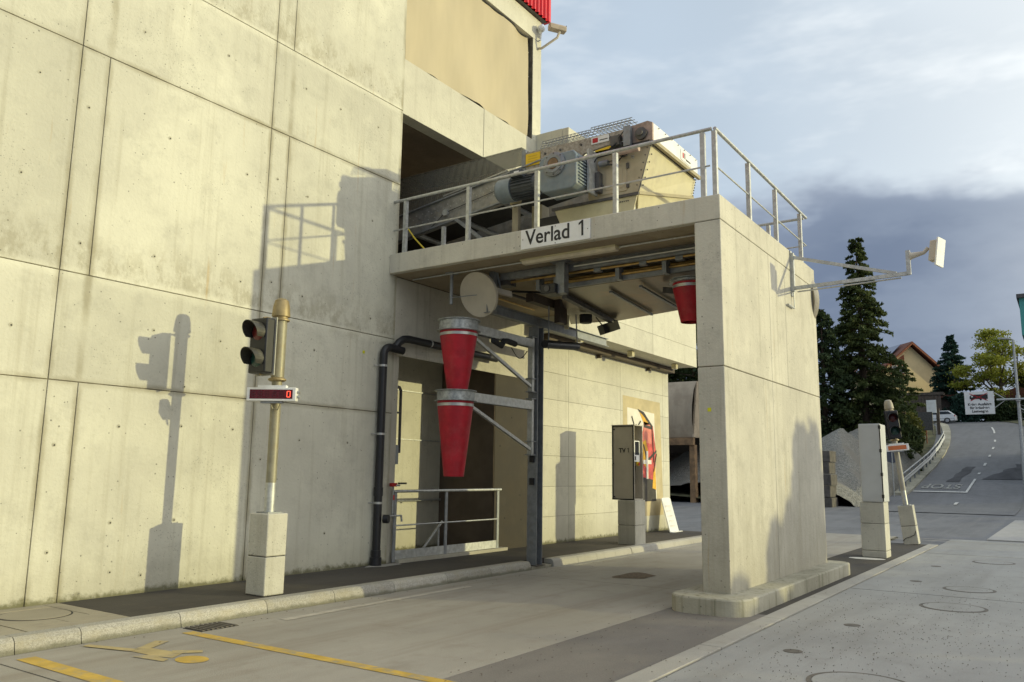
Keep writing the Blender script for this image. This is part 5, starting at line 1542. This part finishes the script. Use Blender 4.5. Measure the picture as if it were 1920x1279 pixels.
for v in so.data.vertices:
    v.co.x = 60.2+v.co.x*1.9
    v.co.y = 5.85+v.co.y
    v.co.z = zt(v.co.x)+0.012
tag(so, 'white STOP lettering upside down above the stop line', 'marking')
ribbon('tar_patch', 63, 71.5, lambda x: lat(x, SCN)-0.35-0.22*(x-63)*(1+0.15*math.sin(2*x)), lambda x: lat(x, SR)+0.15, TAR, 'dark tar patch on the right half of the hill street', 0.022, 'patch', 10)
ribbon('tar_patch', 61.5, 70, lambda x: 7.0-0.06*math.sin(x*1.9)-0.05*(x-60), lambda x: 6.35+0.08*math.sin(x*1.3)-0.05*(x-60), TAR, 'dark streak along the left half of the hill street', 0.022, 'patch', 12)
# kerb and pavement left of the street
pm = MB()
for i, x in enumerate(sxs):
    if x < 55:
        continue
    l = lat(x, SL)
    pm.v += [(x, l, zt(x)-0.06), (x, l, zt(x)+0.10), (x, l+0.75, zt(x)+0.12), (x, l+0.8, zt(x)-0.3)]
n_ = len(pm.v)//4
pm.f = [(4*i+j, 4*i+j+1, 4*i+j+5, 4*i+j+4) for i in range(n_-1) for j in range(3)]+[(0, 1, 2, 3)]
struct(pm.build('pavement', PLINTH), 'narrow concrete pavement left of the hill street')
# guardrail
gd = thing('guardrail', (60, 9.2, zt(60)), 'galvanised guardrail with posts along the left side of the hill street', 'guardrail')
gx = np.linspace(55.8, 86, 40)
wprof = [(0.0, 0.0), (0.04, 0.05), (0.0, 0.11), (-0.02, 0.155), (0.0, 0.20), (0.04, 0.26), (0.0, 0.31)]
def grp(x):
    l = lat(x, SL)+0.45
    return l
wm = MB()
for x in gx:
    for dy, dz_ in wprof:
        wm.v.append((x, grp(x)-dy-0.05, zt(x)+0.50+dz_))
k = len(wprof)
wm.f = [(i*k+j, i*k+j+1, (i+1)*k+j+1, (i+1)*k+j) for i in range(len(gx)-1) for j in range(k-1)]
wm.build('rail', GALV, gd)
tb = MB()
tb.path([(x, grp(x), zt(x)+1.05) for x in gx[::3]], 0.045, 8)
tb.build('top_tube', GALV, gd)
for x in np.linspace(56, 85.5, 15):
    MB().box(x-0.05, grp(x), zt(x)-0.1, x+0.05, grp(x)+0.1, zt(x)+1.05).build('post', GALVD, gd)
# concrete steps of the verge wall
for i, x in enumerate(np.linspace(56.5, 70, 8)):
    o = MB().box(x, lat(x, SL)+0.96, zt(x)-0.3, x+1.75, lat(x, SL)+1.5, zt(x)+0.22).build('kerb_block', STRIPC)
    tag(o, 'concrete kerb block under the guardrail, number %s uphill' % ('one two three four five six seven eight'.split()[i]), 'block', 'kerb blocks under the guardrail')

# hillside behind
hl = MB()
hx = np.linspace(46, 150, 40)
hy = [10.2, 12, 15, 20, 30, 60, 120]
for x in hx:
    for y in hy:
        yy = y + max(0, lat(x, SL)+1.3-10.2) if x > 55 else y+6
        hl.v.append((x, yy, zt(x)+min(2.5, (y-10.2)*0.10)+0.05*math.sin(x*1.7+y)))
k = len(hy)
hl.f = [(i*k+j, i*k+j+1, (i+1)*k+j+1, (i+1)*k+j) for i in range(len(hx)-1) for j in range(k-1)]
struct(hl.build('hillside', EARTH), 'brown green slope under the trees left of the street')
hl = MB()
for x in np.linspace(60, 150, 30):
    for y in (0, -3, -15, -60):
        yy = lat(x, SR)-0.4+y
        hl.v.append((x, yy, zt(x)+(-y)*0.05))
hl.f = [(i*4+j, i*4+j+1, (i+1)*4+j+1, (i+1)*4+j) for i in range(29) for j in range(3)]
struct(hl.build('verge', EARTH), 'grass verge right of the hill street')

# gravel pile
rs = np.random.RandomState(8)
gm = MB()
nx, ny = 70, 60
from mathutils import noise as mnoise
for i in range(nx+1):
    for j in range(ny+1):
        x = 47+i*(24/nx)
        y = 9.2+j*(16/ny)
        h = 0
        for cx, cy, H_, s_ in ((54.5, 10.9, 4.75, 0.80), (60.0, 10.7, 4.5, 0.78), (66.0, 11.0, 3.6, 0.7), (53, 18, 4.6, 0.7), (49.5, 13.5, 2.6, 0.7)):
            d_ = math.hypot(x-cx, (y-cy)*1.0)
            h = max(h, H_+0.7-s_*math.sqrt(d_*d_+2.6))
        h = min(h, (y-9.25)*1.5) if h > 0 else h
        base = zt(x)-0.04
        z = max(base, base+h+0.2) if h > 0 else base
        if h > 0:
            z += 0.10*mnoise.noise((x*1.3, y*1.3, 0))+0.05*mnoise.noise((x*4, y*4, 2))
        gm.v.append((x, y, z))
gm.f = [(i*(ny+1)+j, (i+1)*(ny+1)+j, (i+1)*(ny+1)+j+1, i*(ny+1)+j+1) for i in range(nx) for j in range(ny)]
go_ = gm.build('gravel_pile', GRAVEL)
tag(go_, 'large heap of grey gravel behind the white cabinet', 'gravel')
go_['kind'] = 'stuff'
# stacked concrete blocks left of the gravel
bw = thing('block_wall', (46.5, 11.0, 0), 'stacked dark concrete blocks retaining the gravel heap', 'wall')
for r in range(5):
    for c in range(3):
        MB().box(45.8+0.03*RNG.random(), 10.62+c*0.86+(0.06 if r % 2 else 0), 0.0+r*0.62, 47.2, 10.62+c*0.86+0.84+(0.06 if r % 2 else 0), 0.6+r*0.62).build('block', plain('old_block', (0.10, 0.09, 0.078), 0.9, var=0.3, scale=3), bw, bevel=0.03)

# shed seen through the portal
sh = thing('storage_shed', (48, 20, 0), 'tan sheeted storage shed with dark open bay beyond the portal', 'shed')
ZT = 7.3
m = MB()
pr = [(46.0, 3.9), (45.75, 4.8), (45.8, 5.8), (46.1, 6.7), (46.6, ZT)]
for yy in (18.3, 34.0):
    for x, z in pr:
        m.v.append((x, yy, z))
m.f = [(i, i+1, 5+i+1, 5+i) for i in range(4)]
m.build('front_sheet', TANSHED, sh)
MB().prism([(45.9, 18.28, 3.9), (46.6, 18.28, ZT), (60, 18.28, ZT), (60, 18.28, 0), (59, 18.28, 0), (59, 18.28, 3.9)], (0, 0.1, 0)).build('side_sheet', TANSHED, sh)
MB().box(46.6, 18.4, ZT-0.1, 60, 34, ZT).build('roof', TANSHED, sh)
MB().box(45.85, 18.3, 3.45, 46.15, 34, 3.88).build('front_beam', RUSTB, sh)
MB().box(58, 18.4, 0, 58.3, 34, ZT-0.1).build('back_wall', DARKC, sh)
MB().box(46.0, 18.28, 0, 46.4, 18.6, 3.45).build('post', RUSTB, sh)
for i in range(5):
    MB().box(45.7, 19.8+i*2.8, 4.0, 45.74, 19.86+i*2.8, 6.2).build('sheet_seam', RUSTB, sh)
sg2 = MB()
for i in range(25):
    for j in range(13):
        x, y = 49+i*0.35, 19+j*1.1
        sg2.v.append((x, y, max(0, min(3.2, (x-49.5)*0.55))+0.15*mnoise.noise((x, y, 1))))
sg2.f = [(i*13+j, (i+1)*13+j, (i+1)*13+j+1, i*13+j+1) for i in range(24) for j in range(12)]
o = sg2.build('stored_gravel', plain('brown_gravel', (0.22, 0.17, 0.12), 0.95, var=0.4, scale=3, bumps=0.8, bscale=6))
tag(o, 'brown gravel stored in the open bay of the shed', 'gravel')
o['kind'] = 'stuff'

# house
hs = thing('gabled_house', (124, 15, zt(124)), 'yellow gabled house with red roof up the hill', 'house')
# gable looks down the street; local frame: e along the gable, n out of it
e = V(0.62, -0.785, 0)
nn = V(-0.785, -0.62, 0)
gpk = V(120.0, 16.8, 0)
zb_, ze_, zp_ = zt(120)-1, 15.3, 19.4
def hp(u, d_, z):
    q = gpk+e*u-nn*d_
    return (q.x, q.y, z)
MB().prism([hp(-3.6, 0, zb_), hp(5.2, 0, zb_), hp(5.2, 0, ze_-0.6), hp(0, 0, zp_), hp(-3.6, 0, ze_+1.0)], tuple(-nn*10)).build('wall', PLASTER, hs)
for (u0, z0_, u1, z1_) in ((0, zp_+0.25, 6.2, ze_-0.95), (0, zp_+0.25, -4.6, ze_+0.45)):
    MB().prism([hp(u0, -0.7, z0_), hp(u1, -0.7, z1_), hp(u1, -0.7, z1_+0.28), hp(u0, -0.7, z0_+0.28)], tuple(-nn*11.5)).build('roof', ROOFT, hs)
    MB().prism([hp(u0, -0.74, z0_-0.12), hp(u1, -0.74, z1_-0.12), hp(u1, -0.74, z1_+0.1), hp(u0, -0.74, z0_+0.1)], tuple(-nn*0.03)).build('barge_board', WOODR, hs)
MB().prism([hp(-0.8, -0.7+1.5, zp_-0.05+0.32), hp(-4.2, -0.7+1.5, ze_+0.80+0.32), hp(-4.2, -0.7+8, ze_+0.80+0.32), hp(-0.8, -0.7+8, zp_-0.05+0.32)], (0, 0, 0.06)).build('solar_panel', SOLAR, hs)
MB().prism([hp(-2.9, -0.03, ze_+0.2), hp(-0.9, -0.03, ze_+0.2), hp(-0.9, -0.03, zp_-1.2), hp(-2.9, -0.03, zp_-2.6)], tuple(-nn*0.02)).build('timber_panel', WOODR, hs)
for u in (-2.7, -1.7):
    w = MB().prism([hp(u, -0.07, ze_+0.35), hp(u+0.75, -0.07, ze_+0.35), hp(u+0.75, -0.07, ze_+1.35), hp(u, -0.07, ze_+1.35)], tuple(-nn*0.03)).build('window', WHITEP, hs)
    MB().prism([hp(u+0.1, -0.09, ze_+0.45), hp(u+0.65, -0.09, ze_+0.45), hp(u+0.65, -0.09, ze_+1.25), hp(u+0.1, -0.09, ze_+1.25)], tuple(-nn*0.015)).build('pane', WINDOWG, w)

# low dark roofed shelter and fence near the top of the street
sf = thing('timber_fence', (112, 14.5, zt(112)), 'dark vertical board fence at the top of the street', 'fence')
for i in range(16):
    MB().box(112.0, 12.6+i*0.36, zt(112)-0.3, 112.06, 12.6+i*0.36+0.32, zt(112)+3.4).build('board', FENCEW, sf)
MB().box(111.9, 12.3, zt(112)+3.42, 114.0, 18.6, zt(112)+3.75).build('roof', FENCEW, sf)
sl_ = thing('garage_roof', (118, 10.5, zt(118)), 'dark low roofed garage behind the car and fir', 'garage')
MB().box(116.5, 12, zt(116)-0.2, 122, 18, zt(118)+3.0).build('wall', FENCEW, sl_)
MB().box(116, 11.5, zt(118)+3.02, 122.5, 18.5, zt(118)+3.35).build('roof', ROOFT, sl_)
gg = thing('garden_house', (125, 4.5, zt(125)), 'low brown roofed garden house behind the yellow green tree', 'house')
MB().box(122, 0.5, zt(122)-0.2, 128, 8.0, zt(125)+2.6).build('wall', FENCEW, gg)
MB().prism([(121.5, 0, zt(125)+2.6), (121.5, 8.6, zt(125)+2.6), (121.5, 4.3, zt(125)+4.4)], (7, 0, 0)).build('roof', ROOFT, gg)

# information boards at the top of the guardrail
for nm, x, y, z, w, h, mat, lb_ in (('notice_board', 84.5, 10.9, 3.0, 1.2, 1.7, STEELD, 'grey notice board on a post among the shrubs'), ('notice_board', 92.0, 11.25, 3.6, 0.9, 1.3, WHITEP, 'pale notice board beside the parked car')):
    t = thing(nm, (x, y, zt(x)), lb_, 'sign', 'notice boards beside the street')
    MB().box(x, y-w/2, zt(x)+z-h, x+0.05, y+w/2, zt(x)+z).build('panel', mat, t)
    MB().path([(x+0.08, y, zt(x)-0.3), (x+0.08, y, zt(x)+z)], 0.05, 8).build('post', WOODR if mat is STEELD else STEELD, t)
bo = MB().box(93.5, 10.75, zt(93)-0.2, 93.75, 11.05, zt(93)+2.7).build('timber_post', FENCEW)
tag(bo, 'dark square post at the upper end of the guardrail', 'post')
# round sign seen from behind, next to the pile
rs2 = thing('round_sign', (54.2, 8.95, zt(54)), 'octagonal sign seen from behind beside the gravel heap', 'sign')
MB().lathe((54.2, 8.95, zt(54)+2.35), (1, 0, 0), [(0.40, 0), (0.40, 0.02)], 8).build('plate', plain('sign_back', (0.10, 0.11, 0.14), 0.5, 0.3), rs2)
MB().path([(54.16, 8.95, zt(54)-0.3), (54.16, 8.95, zt(54)+2.7)], 0.035, 8).build('post', GALV, rs2)

# white estate car at the top of the street
car = thing('parked_car', (108, 11.8, zt(108)), 'white estate car parked at the top of the street', 'car')
cyo, cxo, cz = 13.0, 109.0, zt(109)-0.05
side = [(-2.2, 0.35), (-2.25, 0.75), (-2.1, 0.95), (-1.15, 1.02), (-0.35, 1.46), (1.6, 1.48), (2.1, 1.05), (2.25, 0.9), (2.25, 0.4), (1.9, 0.28), (-1.9, 0.28)]
# car lies across the view, nose to the left (+y)
body = MB().prism([(cxo-0.88, cyo-u, cz+w) for u, w in side], (1.76, 0, 0)).build('body', CARW, car, bevel=0.08)
for (a_, b_) in (((-0.95, 1.05), (-0.30, 1.40)), ((0.55, 1.05), (0.62, 1.42))):
    pass
MB().prism([(cxo-0.885, cyo-u, cz+w) for u, w in ((-0.85, 1.05), (-0.28, 1.40), (0.5, 1.42), (0.5, 1.05))], (-0.008, 0, 0)).build('side_window', WINDOWG, car)
MB().prism([(cxo-0.885, cyo-u, cz+w) for u, w in ((0.56, 1.05), (0.56, 1.42), (1.5, 1.41), (1.85, 1.08))], (-0.008, 0, 0)).build('side_window', WINDOWG, car)
for u in (-1.4, 1.35):
    w = MB().lathe((cxo-0.84, cyo-u, cz+0.33), (-1, 0, 0), [(0.33, 0), (0.33, 0.08), (0.28, 0.09), (0.22, 0.06)], 24).build('wheel', TYREM, car)
    MB().lathe((cxo-0.90, cyo-u, cz+0.33), (-1, 0, 0), [(0.21, 0), (0.20, 0.015), (0.05, 0.02)], 16).build('rim', RIMM, w)
MB().box(cxo-0.89, cyo-2.22, cz+0.78, cxo-0.5, cyo-2.12, cz+0.95).build('tail_light', REDINK, car)
MB().box(cxo-0.9, cyo-2.2, cz+0.55, cxo-0.882, cyo+2.0, cz+0.58).build('door_trim', GALVD, car)

# lamp post with warning sign boom
lp = thing('street_lamp', (57.0, 2.35, zt(57)), 'tall galvanised street lamp post at the right edge', 'street lamp')
MB().path([(57.0, 2.3, zt(57)-0.2), (57.0, 2.3, 10.0)], [0.13, 0.06], 14).build('pole', GALV, lp)
MB().path([(57.0, 2.3, 10.0), (57.0, 2.4, 10.08), (57.0, 2.6, 10.1)], 0.045, 10).build('arm', GALV, lp)
MB().prism([(56.88, 2.5, 10.06), (57.12, 2.5, 10.06), (57.1, 3.1, 10.12), (56.9, 3.1, 10.12)], (0, 0, 0.09)).build('lamp_head', GALV, lp, bevel=0.02)
wsn = thing('truck_warning_sign', (56.4, 4.1, 6.2), 'white sign on a boom: Keine Ausfahrt für beladene Lastwagen', 'sign')
sxp = 56.35
MB().box(sxp, 3.50, 5.55, sxp+0.05, 5.06, 6.92).build('panel', WHITEP, wsn)
for i, (tx, zz) in enumerate((('Keine Ausfahrt', 6.08), ('für beladene', 5.87), ('Lastwagen', 5.66))):
    text('lettering', tx, 0.215, INK, (sxp-0.004, 4.28, zz), (0, -1, 0), (0, 0, 1), wsn, align='CENTER', sx=0.95, bold=0.006)
MB().prism([(sxp-0.004, y, z) for y, z in ((4.78, 6.46), (4.78, 6.62), (4.70, 6.70), (4.56, 6.70), (4.55, 6.74), (3.82, 6.74), (3.82, 6.46))], (-0.004, 0, 0)).build('truck_pictogram', INK, wsn)
MB().box(sxp-0.010, 4.60, 6.58, sxp-0.0085, 4.69, 6.66).build('pictogram_window', WHITEP, wsn)
for y in (4.66, 4.2, 3.95):
    MB().lathe((sxp-0.004, y, 6.44), (-1, 0, 0), [(0.06, 0), (0.06, 0.005)], 14).build('pictogram_wheel', INK, wsn)
for (ya, za, yb, zb2) in ((4.78, 6.80, 3.84, 6.36), (3.82, 6.82, 4.74, 6.36)):
    MB().bar((sxp-0.014, ya, za), (sxp-0.014, yb, zb2), 0.035, 0.004, (1, 0, 0)).build('red_cross_bar', REDINK, wsn)
MB().path([(57.0-0.25, 3.4, 6.42), (56.75, -0.4, 6.42)], 0.06, 10).build('boom', GALV, wsn)
MB().path([(56.75, 3.5, 6.85), (56.75, 2.9, 6.42), (56.75, 3.5, 5.95)], 0.03, 8).build('boom_stay', GALV, wsn)
MB().path([(56.75, 2.3, 5.9), (56.75, 1.3, 5.4)], 0.03, 8).build('boom_stay', GALV, wsn)
MB().lathe((56.85, 2.3, 6.3), (0, 0, 1), [(0.13, 0), (0.13, 0.35)], 14).build('clamp', SILVER, wsn)

# teal building at the right edge
gbd = thing('teal_building', (62, -2, 0), 'grey building with teal upper cladding at the right edge', 'building')
MB().box(60.4, -14, 0, 78, 1.62, 10.7).build('wall', plain('grey_facade', (0.36, 0.36, 0.37), 0.8), gbd)
MB().box(60.0, -14.3, 10.72, 78.3, 1.92, 13.1).build('cladding', TEAL, gbd)
MB().box(59.8, -14.5, 13.1, 78.5, 2.05, 13.35).build('roof_edge', STEELD, gbd)
fr = thing('verge_fence', (90, 2.0, zt(90)), 'grey metal fence right of the hill street', 'fence')
for i in range(9):
    x = 86+i*2.2
    y = lat(x, SR)-0.7
    MB().box(x-0.04, y-0.04, zt(x)-0.2, x+0.04, y+0.04, zt(x)+2.1).build('post', STEELD, fr)
for dz_ in (0.6, 1.3, 2.0):
    MB().path([(86+i*2.2, lat(86+i*2.2, SR)-0.7, zt(86+i*2.2)+dz_) for i in range(9)], 0.035, 6).build('rail', STEELD, fr)

# ------------------------------------------------------------------ trees


def leafmesh(name, pts, size, mat, parent, seed, aspect=0.5, nrm=None, droop=0.0):
    rs = np.random.RandomState(seed)
    P_ = np.asarray(pts, float)
    n = len(P_)
    a = rs.normal(size=(n, 3))
    a[:, 2] -= droop
    a /= np.linalg.norm(a, axis=1)[:, None]
    b = rs.normal(size=(n, 3))
    b -= a*(a*b).sum(1)[:, None]
    b /= np.linalg.norm(b, axis=1)[:, None]
    s = size*rs.uniform(0.6, 1.4, (n, 1))
    off = np.array(root_of(parent).location)
    Q = np.stack([P_-a*s, P_-b*s*aspect, P_+a*s, P_+b*s*aspect], 1)-off
    me = bpy.data.meshes.new(name)
    me.vertices.add(4*n)
    me.vertices.foreach_set('co', Q.reshape(-1))
    me.loops.add(4*n)
    me.loops.foreach_set('vertex_index', np.arange(4*n))
    me.polygons.add(n)
    me.polygons.foreach_set('loop_start', np.arange(0, 4*n, 4))
    me.update(calc_edges=True)
    me.validate()
    me.materials.append(mat)
    o = bpy.data.objects.new(name, me)
    COL.objects.link(o)
    o.parent = parent
    return o


def conifer(name, label, base, h, rad, mat, seed, nleaf=9000, size=0.16, low=0.04, shape=0.8, droop=0.12, nb=150, group='conifers behind the gravel', lump=0.35):
    rs = np.random.RandomState(seed)
    t = thing(name, base, label, 'tree', group)
    bx, by, bz = base
    MB().path([(bx, by, bz-0.3), (bx, by, bz+h*0.5), (bx, by, bz+h*0.97)], [h*0.022, h*0.013, 0.02], 8).build('trunk', BARK, t)
    pts = []
    br = MB()
    for i in range(nb):
        f = low+(1-low)*((i+rs.rand())/nb)**0.9
        L = rad*max(0.05, (1-f))**shape*rs.uniform(1-lump, 1+lump*0.6)+0.12
        a = rs.uniform(0, 2*math.pi)
        n = max(10, int(nleaf/nb*(0.35+1.3*(1-f))))
        u = rs.uniform(0.22, 1.0, n)**0.8
        w = (0.06+0.20*(1-u)+0.05)*L*0.55+0.06
        lat_ = rs.normal(0, 1, n)*w*0.6
        px = bx+np.cos(a)*L*u-np.sin(a)*lat_
        py = by+np.sin(a)*L*u+np.cos(a)*lat_
        pz = bz+h*f-droop*L*u**2*2+rs.normal(0, 1, n)*w*0.30
        pts.append(np.stack([px, py, pz], 1))
        if i % 4 == 0:
            br.path([(bx, by, bz+h*f), (bx+math.cos(a)*L*0.8, by+math.sin(a)*L*0.8, bz+h*f-droop*L*1.2)], [0.05, 0.015], 5)
    br.build('branches', BARK, t)
    leafmesh('crown', np.concatenate(pts), size, mat, t, seed, 0.42)
    return t


def bush(name, label, base, rx, ry, rz, mat, seed, n=2500, size=0.12, group='shrubs along the guardrail'):
    rs = np.random.RandomState(seed)
    t = thing(name, base, label, 'shrub', group)
    k = 14
    cs = np.stack([rs.uniform(-1, 1, k)*rx*0.7, rs.uniform(-1, 1, k)*ry*0.7, rs.uniform(0.2, 0.9, k)*rz], 1)
    pts = []
    for c in cs:
        d = rs.normal(size=(n//k, 3))
        d /= np.linalg.norm(d, axis=1)[:, None]
        d *= rs.uniform(0.55, 1.0, (n//k, 1))*np.array([rx, ry, rz])*0.42
        pts.append(c+d)
    P_ = np.concatenate(pts)+np.array(base)
    for i in range(4):
        MB().path([(base[0]+cs[i][0]*0.2, base[1]+cs[i][1]*0.2, base[2]-0.2), tuple(np.array(base)+cs[i])], [0.05, 0.02], 5).build('stem', BARK, t)
    leafmesh('foliage', P_, size, mat, t, seed, 0.6)
    return t


conifer('sequoia_tree', 'tallest dark conical conifer rising behind the gravel heap', (66.0, 12.6, zt(66)+0.2), 17.9, 3.6, LEAF_SEQ, 21, 44000, 0.15, low=0.02, shape=0.72, droop=0.10, nb=360, lump=0.30)
conifer('sequoia_tree', 'dark conifer just right of the pillar, left of the tallest one', (63.5, 14.9, zt(63)+0.4), 12.3, 3.6, LEAF_DARK, 22, 19000, 0.18, low=0.02, shape=0.6, nb=220, lump=0.35)
conifer('sequoia_tree', 'dark conifer mostly hidden by the pillar, seen above the shed', (66.0, 22.5, zt(66)), 13.0, 4.5, LEAF_DARK, 23, 9000, 0.20, low=0.02, shape=0.6, nb=120)
conifer('pine_tree', 'thin young pine in front of the yellow house', (93.0, 13.9, zt(93)+0.2), 7.6, 2.4, LEAF_SEQ, 24, 7000, 0.17, low=0.02, shape=0.6, droop=0.05, nb=90, lump=0.5)
conifer('pine_tree', 'small dark pine beside the tallest conifer at its right', (78.0, 13.6, zt(78)+0.2), 6.6, 2.4, LEAF_DARK, 25, 7000, 0.16, low=0.0, shape=0.6, nb=100, lump=0.5)
conifer('fir_tree', 'blue green fir right of the yellow house', (118.0, 11.7, zt(118)+0.2), 11.0, 4.4, LEAF_FIR, 26, 14000, 0.22, low=0.05, shape=0.85, droop=0.02, nb=200, lump=0.4)
for i, (x, y, rx, ry, rz, s, lb_) in enumerate(((72, 11.6, 2.2, 1.2, 2.4, 31, 'dark shrub at the foot of the tallest conifer'), (76, 11.5, 2.4, 1.2, 2.6, 32, 'shrub behind the middle of the guardrail'), (82, 12.0, 2.4, 1.3, 2.4, 33, 'yellowish shrub near the upper guardrail'), (87, 12.6, 2.4, 1.3, 2.2, 34, 'yellowish shrub round the grey notice board'), (97, 14.2, 2.5, 1.4, 2.0, 35, 'dark shrub left of the parked car'))):
    bush('roadside_shrub', lb_, (x, y, zt(x)), rx, ry, rz, LEAF_BUSH if i in (2, 3) else LEAF_DARK, s, 3600, 0.13)
bush('understorey_shrub', 'dark undergrowth between the block wall and the conifers', (62.0, 14.5, zt(62)+0.2), 3.5, 3.0, 3.0, LEAF_DARK, 36, 6000, 0.16)
bush('understorey_shrub', 'dark undergrowth right behind the gravel crest', (69.0, 13.0, zt(66)), 3.5, 1.6, 2.6, LEAF_DARK, 37, 5000, 0.15)
for i, (x, y, rx, ry, rz, s, lb_) in enumerate(((113, 10.2, 1.2, 2.2, 2.6, 41, 'dark hedge bush right of the parked car'), (113.5, 7.4, 1.2, 2.0, 2.4, 42, 'dark hedge bush below the warning sign'), (114, 4.6, 1.2, 2.0, 2.3, 43, 'dark hedge bush at the foot of the yellow green tree'), (113, 1.8, 1.5, 2.2, 2.6, 44, 'dark hedge bush behind the street lamp'))):
    bush('hedge_bush', lb_, (x, y, zt(x)-0.7), rx, ry*1.25, rz+0.6, LEAF_DARK if i else LEAF_FIR, s, 4200, 0.17, 'hedge at the top of the street')


def broadleaf(name, label, base, h, r, mat, seed, n=9000, size=0.16, group=None, lean=0.0):
    rs = np.random.RandomState(seed)
    t = thing(name, base, label, 'tree', group)
    bx, by, bz = base
    tr = MB()
    limbs = MB()
    ends = []
    tr.path([(bx, by, bz-0.3), (bx, by, bz+h*0.2), (bx+0.1, by, bz+h*0.42)], [h*0.026, h*0.02, h*0.015], 8)

    def grow(p, d, L, rad, depth):
        q = p+d*L
        mid = p+d*L*0.5+V(*rs.normal(0, 0.06*L, 3))
        limbs.path([p, mid, q], [rad, rad*0.8, rad*0.6], 5)
        if depth == 0:
            ends.append(q)
            return
        ends.append(mid)
        for k in range(3):
            nd_ = (d+V(*rs.normal(0, 0.55, 3))+V(0, 0, 0.18)).normalized()
            grow(q, nd_, L*rs.uniform(0.6, 0.85), rad*0.6, depth-1)
    for k in range(5):
        a = 2*math.pi*k/5+rs.uniform(-0.4, 0.4)
        d = V(math.cos(a)*0.75, math.sin(a)*0.75, 0.8).normalized()
        grow(V(bx, by, bz+h*rs.uniform(0.22, 0.42)), d, h*0.22, h*0.012, 2)
    grow(V(bx+0.1, by, bz+h*0.42), V(0, 0, 1), h*0.25, h*0.013, 2)
    tr.build('trunk', BARK, t)
    limbs.build('limbs', BARK, t)
    pts = []
    for e_ in ends:
        k = int(n/len(ends))
        d = rs.normal(size=(k, 3))*np.array([1, 1, 0.5])*h*0.038
        pts.append(np.array(e_)+d)
    leafmesh('crown', np.concatenate(pts), size, mat, t, seed, 0.6)
    return t


broadleaf('broadleaf_tree', 'yellow green broadleaf tree behind the warning sign', (114.5, 6.3, zt(114)), 11.6, 4, LEAF_YEL, 51, 11000, 0.14)
broadleaf('broadleaf_tree', 'green broadleaf tree at the right edge behind the lamp post', (118.0, 2.6, zt(118)), 7.0, 3, LEAF_BUSH, 52, 7000, 0.15)
broadleaf('broadleaf_tree', 'tree beyond the shed, seen in the gap under the jutting storey', (70.0, 28.0, zt(70)), 13.0, 5, LEAF_DARK, 53, 12000, 0.22)

# unseen bushes and hedge beside the viewpoint, added to cast shade into the view
for i, (x, y, r, rz, s) in enumerate(((21.9, -13.5, 1.25, 4.05, 61), (20.3, -13.2, 1.3, 2.9, 62), (19.2, -13.0, 1.2, 2.2, 63))):
    bush('shade_bush', ('tall unseen bush added right of the viewpoint to shade the pillar', 'middle sized unseen bush added right of the viewpoint to shade the pillar', 'lowest unseen bush added right of the viewpoint to shade the pillar')[i], (x, y, 0), r, r, rz, LEAF_BUSH, s, 9000, 0.2, 'unseen bushes added for shade')
for i in range(7):
    bush('shade_hedge', 'unseen hedge section added to shade the lanes, number %s from the near end' % ('one two three four five six seven'.split()[i]), (17.5+i*6.0, -15.0, 0), 3.6, 1.4, 2.2, LEAF_BUSH, 70+i, 3500, 0.2, 'unseen hedge added for shade')
